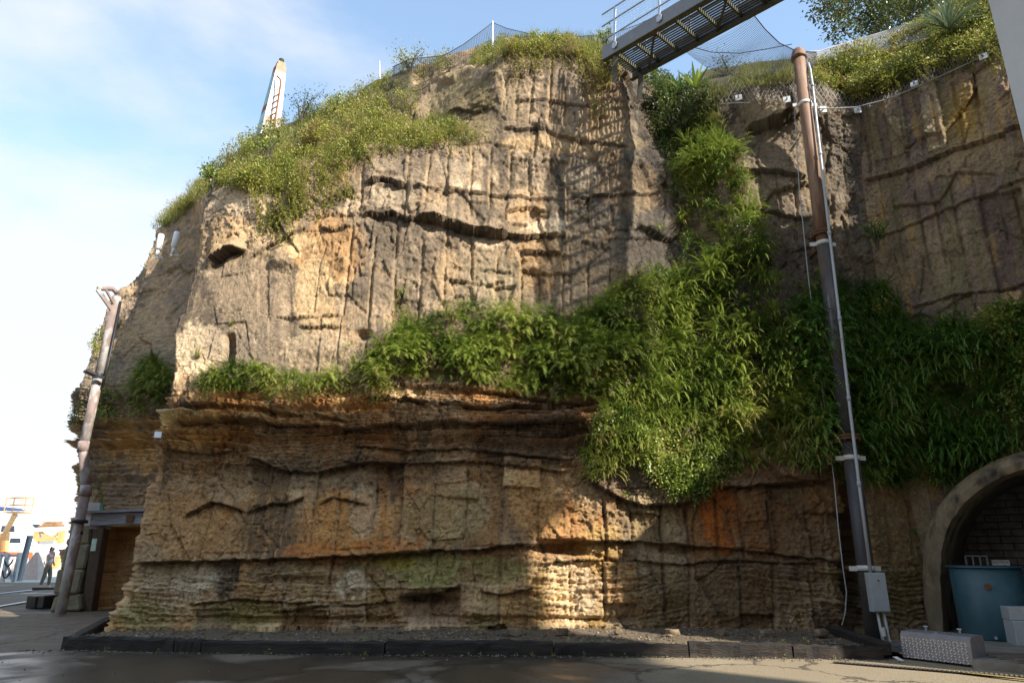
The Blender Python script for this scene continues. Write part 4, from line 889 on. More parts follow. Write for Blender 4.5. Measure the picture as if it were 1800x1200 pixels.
for v in (150, 270, 410, 560, 700, 850):
    i_ = [c for c in cpx if c[1] == v][0]; p = atY(*i_); g = MB(); g.tube([p-(0,0,.05), p+(0,0,.05)], .040, 10); g.build('coupling', M_COND, cd, True)
bx0 = atY(1542, 1040, 13.0); M_BOX = mat('box_grey', (.34, .37, .39), .5, var=.08, scale=9, bump=.05)
sb = thing('switch_box', 'pale grey metal electrical box beside the foot of the tall pipe', 'electrical box', bx0)
g = MB(); g.box(bx0, (.30, .16, .66), bev=.008); g.build('case', M_BOX, sb); g = MB(); g.box(bx0+(0, -.088, 0), (.27, .014, .62), bev=.004); dr = g.build('lid', M_BOX, sb)
g = MB(); g.tube([bx0+(0, -.095, .20), bx0+(0, -.115, .20)], .014, 8); g.build('lock', M_RST2, dr)
for dx in (-.05, .06):
    pts = [bx0+(dx, 0, -.33), bx0+(dx+.02, -.01, -.8), np.array([bx0[0]+dx+.05, bx0[1]-.03, .05])]; g = MB(); g.tube(pts, .026, 8); g.build('conduit', M_COND, sb, True)
g = MB(); p = np.array([bx0[0]-.005, bx0[1]-.03, .14]); g.tube([p, p+(0, 0, .14)], .034, 8); tag(g.build('conduit_foot', M_BAND, sb), 'white collar at the conduit foot')
g = MB(); q = [(1466,842,13.75),(1474,930,13.7),(1482,1000,13.7),(1488,1040,13.7),(1486,1075,13.72),(1480,1098,13.75)]; g.tube([atY(*c) for c in [(1395,170,14.3),(1405,330,14.2),(1420,480,14.1),(1440,640,13.9)]+q], .011, 6); tag(g.build('hanging_cable', M_COND, loc=atY(1480, 1098, 13.75)), 'thin loose grey cable hanging left of the tall pipe', 'cable')

# ================================================================ TUNNEL MOUTH with brick back wall
def wp(a, z, out=0.0): return AC + WD*a + WN*out + np.array([0, 0, z])
M_RIM = mat('old_concrete', (.235, .185, .115), .9, var=.35, scale=4, bump=.6, col2=(.055, .047, .04), amt=.46, stretch=(1, 1, .5), sharp=.05)
ar = thing('tunnel_arch', 'stained concrete arch round the dark tunnel mouth', 'tunnel mouth', wp(.1, 0))
def off(poly, d):
    c = np.array([2.45, .6]); r_ = []
    for i, (x, y) in enumerate(poly):
        a_ = np.array(poly[max(i-1, 0)]); b_ = np.array(poly[min(i+1, len(poly)-1)]); t_ = (b_-a_)/np.linalg.norm(b_-a_); r_.append((x-t_[1]*d, y+t_[0]*d))
    return r_
AR = []
for i in range(len(ARCH)-1):
    for s_ in range(5): f = s_/5; AR.append((ARCH[i][0]*(1-f)+ARCH[i+1][0]*f, ARCH[i][1]*(1-f)+ARCH[i+1][1]*f))
AR.append(ARCH[-1])
_A = np.array(AR)
for _ in range(30): _A[1:-1] = (_A[:-2] + 2*_A[1:-1] + _A[2:])/4
AR = [tuple(q) for q in _A]
o1 = off(AR, .25); P = []; Fc = []
for i in range(len(AR)):
    j_ = lambda: random.gauss(0, .005)
    P += [wp(*AR[i], -.9), wp(AR[i][0]+j_(), AR[i][1]+j_(), .20+j_()), wp((AR[i][0]+o1[i][0])/2+j_(), (AR[i][1]+o1[i][1])/2+j_(), .245+j_()), wp(o1[i][0]+j_(), o1[i][1]+j_(), .17+j_()), wp(o1[i][0]+j_(), o1[i][1]+j_(), -.35)]
for i in range(len(AR)-1):
    for k in range(4): Fc.append((i*5+k, (i+1)*5+k, (i+1)*5+k+1, i*5+k+1))
g = MB(); g.add(P, Fc); g.build('arch_rim', M_RIM, ar)
o2 = [(x-.03*0, y) for x, y in off(AR, .62)]; P = []; Fc = []
for i in range(len(AR)):
    w2 = .09; q = off(AR, .23+w2)[i]
    P += [wp(o1[i][0], o1[i][1], .12), wp(q[0], q[1], .07), wp(q[0], q[1], -.4)]
for i in range(len(AR)-1):
    for k in range(2): Fc.append((i*3+k, (i+1)*3+k, (i+1)*3+k+1, i*3+k+1))
g = MB(); g.add(P, Fc); g.build('mortar_surround', M_RIM, ar)
M_LIN = mat('tunnel_lining', (.10, .085, .07), .95, var=.3, scale=3, bump=.4)
P = []; Fc = []
for i in range(len(AR)): P += [wp(AR[i][0], AR[i][1], -.85), wp(AR[i][0], AR[i][1], -2.3)]
for i in range(len(AR)-1): Fc.append((2*i, 2*i+2, 2*i+3, 2*i+1))
g = MB(); g.add(P, Fc); g.build('lining', M_LIN, ar)
M_BRICK = mat('pale_brick', (.15, .13, .115), .9, var=.4, scale=6, bump=.3)
M_MORT = mat('mortar', (.05, .044, .04), .95, bump=.2)
bw = thing('brick_back_wall', 'pale brick wall closing the tunnel behind the blue tank', 'brick wall', wp(2.4, 0, -2.0))
g = MB(); g.box(wp(2.4, 1.7, -2.12), (5.2, .16, 3.5), (WD, WN, (0, 0, 1))); g.build('mortar_bed', M_MORT, bw)
g = MB(); g.box((0, 0, 0), (.40, .10, .128), bev=.008); mb0 = g.build('brick', M_BRICK); mb0.parent = bw; first = True
Rm = Matrix(((WD[0], WN[0], 0), (WD[1], WN[1], 0), (0, 0, 1))).to_4x4()
for r_ in range(23):
    for c_ in range(12):
        a = .05+c_*.415+(.207 if r_ % 2 else 0); z = .07+r_*.143
        if a > 5.0: continue
        p = wp(a, z, -2.035+random.gauss(0, .006)) - wloc(bw)
        o = mb0 if first else copy_of(mb0, bw); first = False
        o.matrix_local = Matrix.Translation(Vector(V(p))) @ Rm
# blue tank
M_TANK = mat('teal_paint', (.030, .085, .115), .45, var=.18, scale=3, bump=.08, col2=(.045, .105, .13), amt=.45)
M_DKM = mat('dark_metal', (.03, .03, .032), .5, metal=.3, bump=.05)
tc_ = np.array([8.55, 13.02, .10]); tk = thing('storage_tank', 'round blue-green steel tank in the tunnel mouth', 'tank', tc_)
g = MB(); g.lathe(tc_, [(.0, .0), (.54, .0), (.555, .02), (.555, 1.17), (.54, 1.18), (0, 1.185)], 48); g.build('shell', M_TANK, tk, False)
for p_ in tk.children: p_.data.polygons.foreach_set('use_smooth', [abs(pp.normal.z) < .5 for pp in p_.data.polygons])
g = MB(); g.lathe(tc_+(0, 0, 1.187), [(.0, .0), (.60, .0), (.60, .025), (0, .03)], 48); g.build('lid', M_TANK, tk)
toC = -tc_*np.array([1, 1, 0]); toC /= np.linalg.norm(toC); sd = np.array([toC[1], -toC[0], 0])
dq = toC*math.cos(.1)+sd*-.1*0
q = tc_+toC*.552+(0, 0, .88); g = MB(); g.tube([q, q+toC*.03], .055, 12); g.build('outlet', M_RST2, tk)
q = tc_+toC*.552+(0, 0, .06)+sd*.02; g = MB(); g.tube([q, q+toC*.06], .025, 8); g.build('drain_plug', M_GALV, tk)
# frame and sign standing behind the tank
q = wp(.62, 1.35, -.7); fr = thing('metal_rack', 'small pale tubular frame behind the tank top', 'frame', q)
for dx in (0, .14, .28, .42):
    g = MB(); g.bar(q+np.array([dx, 0, -.2]), q+np.array([dx, 0, .12]), .022, .022); g.build('upright', M_COND, fr)
g = MB(); g.bar(q+(-.01, 0, .12), q+(.43, 0, .12), .022, .022); g.build('rail', M_COND, fr)
M_SIGN = mat('sign_white', (.66, .66, .63), .5, var=.1, bump=.02); M_INK = mat('sign_ink', (.02, .02, .02), .5, bump=0)
def text(body, size, pos, xdir, ndir, parent, m_, name='lettering'):
    cu = bpy.data.curves.new(name, 'FONT'); cu.body = body; cu.size = size; cu.align_x = 'CENTER'; cu.extrude = .001
    tmp = bpy.data.objects.new('tmp', cu); COL.objects.link(tmp); dg = bpy.context.evaluated_depsgraph_get(); me = bpy.data.meshes.new_from_object(tmp.evaluated_get(dg)); bpy.data.objects.remove(tmp)
    x = np.asarray(xdir, float); x /= np.linalg.norm(x); n3 = np.asarray(ndir, float); n3 /= np.linalg.norm(n3); y = np.cross(n3, x)
    M_ = Matrix(((x[0], y[0], n3[0], 0), (x[1], y[1], n3[1], 0), (x[2], y[2], n3[2], 0), (0, 0, 0, 1))); me.transform(M_)
    me.materials.clear(); me.materials.append(m_); o = bpy.data.objects.new(name, me); COL.objects.link(o); o.parent = parent; o.location = V(np.asarray(pos)-wloc(parent)); return o
q = atY(1760, 994, 14.15); sg = thing('notice_sign', 'white notice board with black numbers half hidden behind the tank', 'sign', q)
xv = np.array([.95, -.31, 0]); xv /= np.linalg.norm(xv); nv_ = np.array([xv[1], -xv[0], 0])
g = MB(); g.box(q+(0,0,-.06), (.30, .015, .34), (xv, -nv_, (0, 0, 1))); g.build('board', M_SIGN, sg)
text('ELECTRICAL', .050, q+nv_*.011+(0, 0, .055), xv, nv_, sg, M_INK); text('140', .13, q+nv_*.011+(0, 0, -.07), xv, nv_, sg, M_INK)
g = MB(); g.bar(q+(0, .03, -1.2), q+(0, .03, -.2), .04, .04); g.build('post', M_COND, sg)
q = wp(2.05, 1.5, -1.93); g = MB(); g.box(q, (.5, .04, .7), (WD, WN, (0, 0, 1))); tag(g.build('blue_panel', mat('blue_panel_paint', (.05, .09, .20), .5, bump=.05), loc=q), 'flat blue panel fixed to the brick wall inside the tunnel', 'panel')
# grey cabinet in front of the tank at the picture edge
A = atZ(1800, 1143, .03); gcx = A+np.array([.52, .18, .33]); gc = thing('grey_cabinet', 'pale grey sheet-metal cabinet at the right edge in front of the tank', 'cabinet', A)
cx_ = np.array([.97, -.24, 0]); cy_ = np.array([.24, .97, 0])
g = MB(); g.box(gcx+(0, 0, -.10), (1.0, .4, .42), (cx_, cy_, (0, 0, 1)), bev=.01); g.build('body', M_BOX, gc); g = MB(); g.box(gcx+(0, .03, .215), (1.0, .34, .205), (cx_, cy_, (0, 0, 1)), bev=.01); g.build('lid', M_COND, gc)
g = MB(); q = gcx+cy_*-.22-cx_*.33+(0, 0, -.27); g.tube([q, q-cy_*.05+(0,0,.02), q-cy_*.05+cx_*.2+(0,0,.02), q+cx_*.2], .012, 6); g.build('handle', M_GALV, gc)
# low concrete plinth under the tank
P_ = [atZ(1712, 1172, .0), atZ(1850, 1186, .0), atZ(1850, 1120, .0)+(0, .8, 0), atZ(1650, 1118, .0)+(0,.7,0)]
g = MB(); g.add([p+(0, 0, -.05) for p in P_]+[p+(0, 0, .10) for p in P_], [(4,5,6,7), (0,1,5,4), (1,2,6,5), (2,3,7,6), (3,0,4,7)]); tag(g.build('concrete_plinth', M_CONC, loc=P_[0]), 'low broken-edged concrete slab under the tank', 'slab')
for k in range(5):
    a = atZ(1722+k*16, 1150+k*3.5, .11); b_ = a+np.array([.9, .05+random.uniform(-.2,.2), .0]); g = MB(); g.bar(a+(0,0,.012+.004*k), b_+(0,0,.012+.004*k), .05, .024); tag(g.build('timber_batten', mat('grey_batten', (.17, .14, .11), .9, stretch=(.3,3,3), bump=.4) if k == 0 else bpy.data.materials['grey_batten'], loc=a), ['short grey batten on the slab edge beside the tool box', 'second grey batten from the tool box', 'grey batten in the middle of the slab', 'grey batten on the slab below the cabinet handle', 'grey batten on the slab nearest the picture edge'][k], 'batten', 'loose battens on the slab')
# aluminium tread-plate box
A = atZ(1587, 1156, .0); Bq = atZ(1712, 1171, .0); dx_ = (Bq-A)/np.linalg.norm(Bq-A); dy_ = np.array([-dx_[1], dx_[0], 0]); Lb = np.linalg.norm(Bq-A)
M_TRD = mat('tread_relief', (.60, .57, .56), .4, metal=.3, var=.1, scale=9, bump=0)
M_ALU = mat('tread_plate', (.24, .225, .225), .5, metal=.3, var=.15, scale=9, bump=.08)
tb = thing('tool_box', 'silver tread-plate metal tool box lying by the kerb end', 'tool box', A)
pr = [(0, .02), (.02, .33), (.07, .385), (.46, .385), (.48, .36), (.48, .02)]
g = MB(); g.prism(pr, dy_, (0, 0, 1), dx_, A, Lb); g.build('body', M_ALU, tb)
g = MB(); fn = np.array([.02, .31])/np.hypot(.02, .31); fdir = dy_*fn[0]+np.array([0, 0, 1])*fn[1]; fo = np.cross(dx_, fdir); fo = fo if np.dot(fo, dy_) < 0 else -fo
nb = 0
for r_ in range(8):
    for c_ in range(int(Lb/.052)):
        p = A+dx_*(.03+c_*.052)+fdir*(.028+r_*.038)+fo*.002; s_ = 1 if (r_+c_) % 2 else -1
        u_ = dx_*.72+fdir*.69*s_; v_ = np.cross(fo, u_); g.add([p-u_*.026, p+v_*.009+fo*.009, p+u_*.026, p-v_*.009+fo*.009], [(0, 3, 2, 1)])
for r_ in range(9):
    for c_ in range(int(Lb/.052)):
        p = A+dx_*(.03+c_*.052)+dy_*(.09+r_*.042)+np.array([0, 0, .387]); s_ = 1 if (r_+c_) % 2 else -1; u_ = dx_*.72+dy_*.69*s_; v_ = np.cross((0,0,1), u_); g.add([p-u_*.021, p+v_*.007+(0,0,.004), p+u_*.021, p-v_*.007+(0,0,.004)], [(0, 1, 2, 3)])
tag(g.build('tread_pattern', M_TRD, tb), kind='stuff')
for f in (.23, .72):
    q = A+dx_*Lb*f+dy_*.40+(0, 0, .386); g = MB(); g.bar(q, q+(0, 0, .06), .03, .02); g.tube([q+(0,0,.06)-dx_*.03, q+(0,0,.06)+dx_*.03], .012, 6); g.build('latch', M_GALV, tb)
q = A+dx_*Lb*.5+dy_*.12+(0, 0, .388); g = MB(); g.box(q+(0,0,.004), (.05, .04, .004), (dx_, dy_, (0,0,1))); g.build('label_plate', M_SIGN, tb)
g = MB(); a = atZ(1552, 1140, .08); b_ = atZ(1600, 1143, .08); g.tube([a, b_], .07, 14); tag(g.build('pipe_stub', mat('blue_plastic', (.03, .05, .16), .4, bump=0), loc=a), 'dark blue plastic pipe stub between the sleepers and the tool box', 'pipe')
a = atZ(1578, 1160, .01); g = MB(); g.add([a+(-.06, .02, .05), a+(.03, .03, .03), a+(.09, -.03, .0), a+(.0, -.04, .005), a+(.0, .0, .055)], [(0, 1, 4), (1, 2, 4), (2, 3, 4), (3, 0, 4)]); tag(g.build('litter', M_SIGN, loc=a), 'crumpled white scrap of litter beside the tool box', 'litter')
# trench drain
A = atZ(1468, 1163, .0); Bq = atZ(1815, 1191, .0); d = (Bq-A)/np.linalg.norm(Bq-A); n2 = np.array([-d[1], d[0], 0]); L_ = np.linalg.norm(Bq-A)
td = thing('trench_drain', 'narrow slotted steel drain along the road edge on the right', 'drain', A)
g = MB(); g.bar(A+(0, 0, .002), Bq+(0, 0, .002), .12, .01); g.build('channel', M_DKM, td)
g = MB()
for k in range(int(L_/.055)): p = A+d*(k*.055)+(0, 0, .011); g.bar(p-n2*.06, p+n2*.06, .030, .014)
tag(g.build('grating_bars', mat('drain_bars', (.17, .145, .11), .7, metal=.2), td), kind='stuff')
A = atZ(1640, 1172, .0)-n2*.16; g = MB(); g.add([A+(0,0,.010), Bq-n2*.16+(0,0,.010), Bq-n2*.25+(0,0,.010), A-n2*.09+(0,0,.010)], [(0,3,2,1)]); g.v = [tuple(p) for p in g.v]; tag(g.build('yellow_line', mat('worn_yellow_paint', (.33, .25, .07), .8, var=.4, scale=7, bump=.2)), kind='structure')

# ================================================================ LEFT HAND WALL: doorway, pier, pipe, sign, aerials
M_GTIM = mat('grey_timber', (.27, .27, .28), .85, var=.3, scale=6, bump=.4, col2=(.16, .15, .15), amt=.45, stretch=(.5, 4, 4))
M_BTIM = mat('brown_timber', (.085, .06, .042), .85, var=.4, scale=6, bump=.4, stretch=(4, 4, .5))
df = thing('door_frame', 'old timber frame round the doorway cut into the left rock', 'door frame', atZ(165, 1070))
a = atY(163, 913, 19.6); b_ = atY(266, 909, 19.6); g = MB(); g.bar(a, b_, .25, .34, bev=.02, jit=.006); li = g.build('lintel', M_GTIM, df)
g = MB(); g.bar(a+(-.08, -.05, .20), b_+(.05, -.05, .20), .42, .06, jit=.004); g.build('cap_board', M_GTIM, df)
q = atY(228, 911, 19.44); g = MB(); g.box(q, (.2, .02, .2)); g.build('rusty_plate', M_RST2, li)
a = atZ(157, 1071); g = MB(); g.bar(a+(0, 0, -.05), atY(179, 925, 19.7), .30, .30, up=(0, 1, 0), bev=.02); ps = g.build('door_post', M_BTIM, df)
q = atY(165, 957, 19.45); g = MB(); g.box(q, (.13, .02, .32)); g.build('pale_tag', mat('pale_green_tag', (.45, .6, .5), .5, bump=0), ps)
a = atZ(262, 1072); g = MB(); g.bar(a+(0, 0, -.05), atY(262, 925, 19.9), .26, .26, up=(0, 1, 0), bev=.02); g.build('door_post', M_BTIM, df)
# mossy stone pier: a stack of rough blocks
M_PIER = mat('mossy_stone', (.20, .175, .12), .95, var=.35, scale=4, bump=.7, col2=(.13, .125, .06), amt=.45)
pr_ = thing('stone_pier', 'rough grey-green stone pier at the far left behind the leaning pipe', 'stone pier', atZ(118, 1074))
base = atZ(120, 1073)
lay = [(0, .42, .80, -.22), (.43, 1.05, .70, -.26), (1.06, 1.72, .66, -.2), (1.73, 2.35, .62, -.16)]
for (z0, z1, wd_, ox) in lay:
    g = MB(); g.box(base+np.array([.02+ox*.6, .45, (z0+z1)/2]), (wd_, .9, z1-z0), bev=.05, jit=.02); g.build('stone_block', M_PIER, pr_)
# leaning pipe
M_PINK = mat('flaking_pipe', (.24, .175, .15), .75, var=.3, scale=5, bump=.25, col2=(.46, .43, .40), amt=.48, stretch=(1, 1, .6), sharp=.06)
lp = thing('downpipe', 'flaking pinkish pipe leaning up the left edge of the rock', 'pipe', atZ(107, 1073))
pp = [(107,1072,18.6),(151,862,18.7),(147,785,18.7),(172,668,18.8),(206,520,19.0)]
pw = [atY(*q) for q in pp]; pw[0] = pw[0]+(0, 0, -.1)
for i in range(4):
    g = MB(); d = (pw[i+1]-pw[i])/np.linalg.norm(pw[i+1]-pw[i]); g.tube([pw[i]+(d*.03 if i else 0), pw[i+1]-d*.03], .125 if i != 3 else .12, 16); g.build('pipe_section', M_PINK, lp, True)
for i in (1, 2, 3):
    g = MB(); d = (pw[i+1]-pw[i-1])/np.linalg.norm(pw[i+1]-pw[i-1]); g.tube([pw[i]-d*.14, pw[i]+d*.14], .145, 16); g.build('socket', M_PINK, lp, True)
for (u, v) in ((140, 916), (136, 936)):
    q = atY(u, v, 18.68); d = (pw[1]-pw[0])/np.linalg.norm(pw[1]-pw[0]); g = MB(); g.tube([q-d*.04, q+d*.04], .2 if v == 916 else .135, 16); g.build('collar', M_DKM, lp, True)
g = MB(); e0 = atY(206, 512, 19.0); e1 = atY(172, 507, 18.6); g.tube([e0+(0, 0, -.05), e0+(-.12, -.05, .06), e1], .07, 12); g.build('top_elbow', M_PINK, lp, True)
g = MB(); g.bar(e1+(0, 0, -.03), atY(197, 545, 18.9), .10, .10); g.build('stay', M_PINK, lp)
g = MB(); g.bar(e1+(.25, 0, -.05), atY(201, 536, 18.9), .05, .05); g.build('stay', M_PINK, lp)
g = MB(); g.tube([atY(212, 530, 18.95), atY(190, 640, 18.8), atY(180, 680, 18.75)], .035, 8); g.build('cable_duct', M_DKM, lp, True)
fl = thing('flood_light', 'small flat grey floodlight clamped to the leaning pipe', 'floodlight', atY(172, 660, 18.7))
g = MB(); a = atY(149, 651, 18.3); b_ = atY(167, 659, 18.5); g.bar(a, b_, .26, .07, bev=.01); hd = g.build('lamp_head', M_DKM, fl)
g = MB(); g.bar(b_, atY(184, 664, 18.6), .06, .06); g.build('arm', M_DKM, fl); g = MB(); d = (pw[4]-pw[3])/np.linalg.norm(pw[4]-pw[3]); q = atY(173, 662, 18.8); g.tube([q-d*.08, q+d*.08], .15, 14); g.build('clamp', M_DKM, fl)
sgn_ = thing('notice_board', 'white and green notice board leaning behind the pale leaning pipe', 'sign', atY(156, 905, 19.4))
q = atY(156, 903, 19.45); xa = np.array([.75, .66, 0]); ya = np.array([-.66, .75, 0])
g = MB(); g.box(q, (.62, .03, .62), (xa, ya, (0, 0, 1))); g.build('board', M_SIGN, sgn_)
g = MB(); g.box(q+xa*.27-ya*.018, (.07, .02, .62), (xa, ya, (0, 0, 1))); g.build('green_edge', mat('sign_green', (.05, .35, .25), .5, bump=0), sgn_)
g = MB(); g.bar(q+(.05, .05, -.36), q+(.5, .3, -.36), .06, .08); g.build('ledge_batten', M_GTIM, sgn_)
M_AER = mat('white_plastic', (.74, .74, .72), .4, var=.05, bump=0)
for i, (u, v) in enumerate(((279, 425), (307, 421))):
    Ya = 20.6 if i == 0 else 20.3
    t = thing('panel_aerial', ['white cylindrical aerial on the left rim of the rock, the outer of the pair', 'white cylindrical aerial on the left rim of the rock, nearer the net edge'][i], 'aerial', atY(u-4, v+28, Ya), 'white aerials on the left rim')
    top = atY(u+5, v-13, Ya); bot = atY(u-1, v+14, Ya); g = MB(); d = (top-bot)/np.linalg.norm(top-bot); g.lathe(bot, [(0, 0), (.075, 0), (.10, .03), (.10, np.linalg.norm(top-bot)-.04), (.08, np.linalg.norm(top-bot)), (0, np.linalg.norm(top-bot)+.01)], 14, d); g.build('radome', M_AER, t, True)
    g = MB(); g.tube([bot, atY(u-4, v+25, Ya)], .055, 8); g.build('neck', M_AER, t, True)
    g = MB(); g.bar(atY(u-6, v+26, Ya), atY(u+6, v+28, Ya+.2), .10, .10); g.build('foot_bracket', M_AER, t)
p, n3 = surf(289, 768); t = thing('lamp_plate', 'small tilted white lamp plate on the corner of the rock', 'lamp', p)
g = MB(); x_, y_, _ = frame_of((.3, -.8, .2)); g.box(p+(-.02, -.25, 0), (.13, .13, .03), (x_, y_, frame_of((.3, -.8, .2))[2])); g.build('plate', M_AER, t); g = MB(); g.tube([p+(0, .1, 0), p+(-.02, -.24, 0)], .025, 8); g.build('arm', M_GALV, t)
# black timbers stacked at the far left
M_BLK = mat('wet_black_timber', (.02, .019, .018), .45, var=.3, bump=.3)
tl = ['black wet baulk at the left of the small timber heap', 'black wet baulk in the middle of the small timber heap', 'flat black board lying across the small timber heap', 'black wet baulk against the stone pier']
for i, (u0, v0, u1, v1, w_, h_, z_) in enumerate(((52,1069,58,1054,.32,.34,.17), (67,1069,73,1053,.3,.32,.16), (56,1056,88,1048,.34,.08,.385), (82,1066,90,1054,.28,.26,.13))):
    a = atZ(u0, v0, 0); b_ = a + np.array([.25, 1.3, 0]) if i != 2 else a + np.array([1.1, .1, 0]); g = MB(); a = a+(0, 0, z_); b_ = b_+(0, 0, z_); g.bar(a, b_, w_, h_, bev=.02, jit=.006); tag(g.build('timber_baulk', M_BLK, loc=a), tl[i], 'timber', 'heap of black timbers')
# striped chimney on the hill
M_CHW = mat('flaking_white', (.70, .68, .64), .7, var=.1, scale=2, bump=.1, col2=(.34, .20, .12), amt=.42, sharp=.04); M_CHB = mat('faded_blue', (.22, .42, .50), .7, var=.3, scale=3, bump=.1, col2=(.30, .13, .07), amt=.42, sharp=.04); M_CHR = mat('chimney_rust', (.24, .085, .04), .8, var=.3, scale=3, bump=.2)
YC = 31.0; cb = atY(471, 232, YC); ctp = atY(484, 112, YC); H_ = ctp[2]-cb[2]; cb2 = np.array([cb[0], cb[1], cb[2]-1.5])
ch = thing('striped_tower', 'narrow tapering tower with flaking white, blue and rust paint beyond the ridge', 'tower', cb2)
ang = R(-50); ca = np.array([math.cos(ang), math.sin(ang), 0]); sa = np.array([-math.sin(ang), math.cos(ang), 0])
def chq(h0, h1, name, matA, matB, grow=0.0):
    w0 = .46-.22*h0/H_+grow; w1 = .46-.22*h1/H_+grow; c0 = np.array([cb[0]+.25*h0/H_, cb[1], cb[2]+h0]); c1_ = np.array([cb[0]+.25*h1/H_, cb[1], cb[2]+h1]); P = []
    for c, w_ in ((c0, w0), (c1_, w1)):
        for sx, sy in ((-1,-1),(1,-1),(1,1),(-1,1)): P.append(c+ca*w_*sx+sa*w_*sy)
    return mesh_np(name, np.array(P), [(0,3,2,1), (4,5,6,7), (0,1,5,4), (1,2,6,5), (2,3,7,6), (3,0,4,7)], None, ch, mats=[matA, matB], midx=[1,1,1,0,0,1])
chq(-1.5, H_*.12, 'shaft', M_CHW, M_CHB); chq(H_*.12+.003, H_*.24, 'shaft', M_CHW, mat('clean_blue', (.25, .5, .62), .6, bump=.05)); chq(H_*.24+.003, H_*.35, 'shaft', M_CHW, M_CHR); chq(H_*.35+.003, H_*.84, 'shaft', M_CHW, M_CHB); chq(H_*.84+.003, H_*.94, 'shaft', mat('ochre_top', (.36, .24, .16), .8), M_CHR); chq(H_*.94+.003, H_, 'head_box', mat('rusty_top', (.4, .24, .12), .8), M_CHR, -.05)
q = np.array([cb[0]+.27, cb[1], cb[2]+H_]); g = MB(); g.tube([q, q+(0, 0, .25)], .14, 10); g.build('finial', M_DKM, ch)
g = MB(); lads = [cb+ca*.66*1+(.28, -.2, -.6), cb+(.98, -.3, H_*.68), cb+(.95, -.3, H_*.76), cb+(.55, -.2, H_*.80)]
lads = [atY(481, 228, YC-.7), atY(493, 150, YC-.7), atY(493, 140, YC-.7), atY(487, 134, YC-.5)]; g = MB(); g.tube(lads, .05, 6); la = g.build('ladder_pipe', M_CHR, ch)
for k in range(6):
    f = .1+k*.14; q = lads[0]+(lads[1]-lads[0])*f; g = MB(); g.bar(q, q+np.array([-.42, .3, 0]), .05, .05); g.build('rung', M_CHR, la)
# ================================================================ PLANTS
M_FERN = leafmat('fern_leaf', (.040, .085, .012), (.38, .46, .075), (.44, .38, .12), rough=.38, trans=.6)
M_FERND = leafmat('deep_fern_leaf', (.022, .078, .014), (.17, .31, .045), (.24, .25, .06), rough=.42, trans=.5)
M_COVER = leafmat('cover_leaf', (.085, .11, .018), (.44, .44, .075), (.30, .21, .09), rough=.55, trans=.6)
M_SHRUB = leafmat('shrub_leaf', (.035, .07, .018), (.15, .20, .05), (.22, .20, .07), rough=.45, trans=.5)
M_TREE = leafmat('tree_leaf', (.03, .05, .012), (.13, .165, .035), (.20, .13, .04), rough=.35, trans=.45)
M_DRY = leafmat('dry_stem', (.12, .085, .05), (.28, .22, .12), rough=.8, trans=.3)
M_GRASS = leafmat('grass_blade', (.11, .14, .025), (.42, .42, .10), (.45, .38, .18), rough=.5, trans=.55)
M_BLUEG = leafmat('grass_tree_leaf', (.07, .11, .06), (.22, .28, .17), rough=.4, trans=.4)
M_WOOD = mat('bark', (.10, .08, .06), .95, var=.35, scale=9, bump=.6)
def frond(L_, wd, yaw, pitch, droop, nseg, rng, blade=False):
    """one pinnate frond: pairs of leaflets along an arching rib; local frame: Y out of the rock, Z up"""
    d = np.array([math.sin(yaw)*math.cos(pitch), math.cos(yaw)*math.cos(pitch), math.sin(pitch)]); p = np.zeros(3); P = []; F_ = []; T = []
    s_ = L_/nseg; pts = [p.copy()]; ds = []
    for i in range(nseg):
        d = d + np.array([0, 0, -droop*(i+1)/nseg]); d /= np.linalg.norm(d); ds.append(d.copy()); p = p+d*s_; pts.append(p.copy())
    for i in range(nseg):
        t_ = (i+.5)/nseg; w_ = wd*(math.sin(math.pi*min(1, t_*.80+.20))**.7)*(1 if t_ > .12 else .5); d = ds[i]; x = np.cross(d, (0, 0, 1)); n_ = np.linalg.norm(x); x = x/n_ if n_ > 1e-3 else np.array([1., 0, 0]); up = np.cross(x, d)
        a, b_ = pts[i], pts[i+1]
        for sg in (1, -1):
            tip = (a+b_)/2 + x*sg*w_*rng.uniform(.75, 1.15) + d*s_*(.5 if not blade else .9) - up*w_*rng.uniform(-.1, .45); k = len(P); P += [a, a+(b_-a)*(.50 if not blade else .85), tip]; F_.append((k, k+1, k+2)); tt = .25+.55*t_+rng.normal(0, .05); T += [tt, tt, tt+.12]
    return np.array(P), np.array(F_), np.array(T)
def join(parts):
    Vs, Fs, Ts, b = [], [], [], 0
    for v_, f_, t_ in parts: Vs.append(v_); Fs.append(f_+b); Ts.append(t_); b += len(v_)
    return np.concatenate(Vs), np.concatenate(Fs), np.concatenate(Ts)
def fern(rng, n=11, L_=.50, wd=.060, nseg=11, blade=False, down=1.0):
    ps = []
    for i in range(n):
        yaw = rng.uniform(-1.35, 1.35); pit = rng.uniform(-.1, 1.25); l_ = L_*rng.uniform(.55, 1.15); v_, f_, t_ = frond(l_, wd*rng.uniform(.8, 1.2), yaw, pit, down*rng.uniform(.16, .36), nseg, rng, blade); ps.append((v_, f_, np.clip(t_*rng.uniform(.6, 1.1), 0, .93 if rng.random() < .93 else 1)))
    return join(ps)
def leaf(c, d, n_, l_, w_):
    x = np.cross(d, n_); x /= max(np.linalg.norm(x), 1e-6); up = np.cross(x, d); return np.array([c, c+d*l_*.45+x*w_*.5+up*w_*.10, c+d*l_, c+d*l_*.45-x*w_*.5+up*w_*.10])
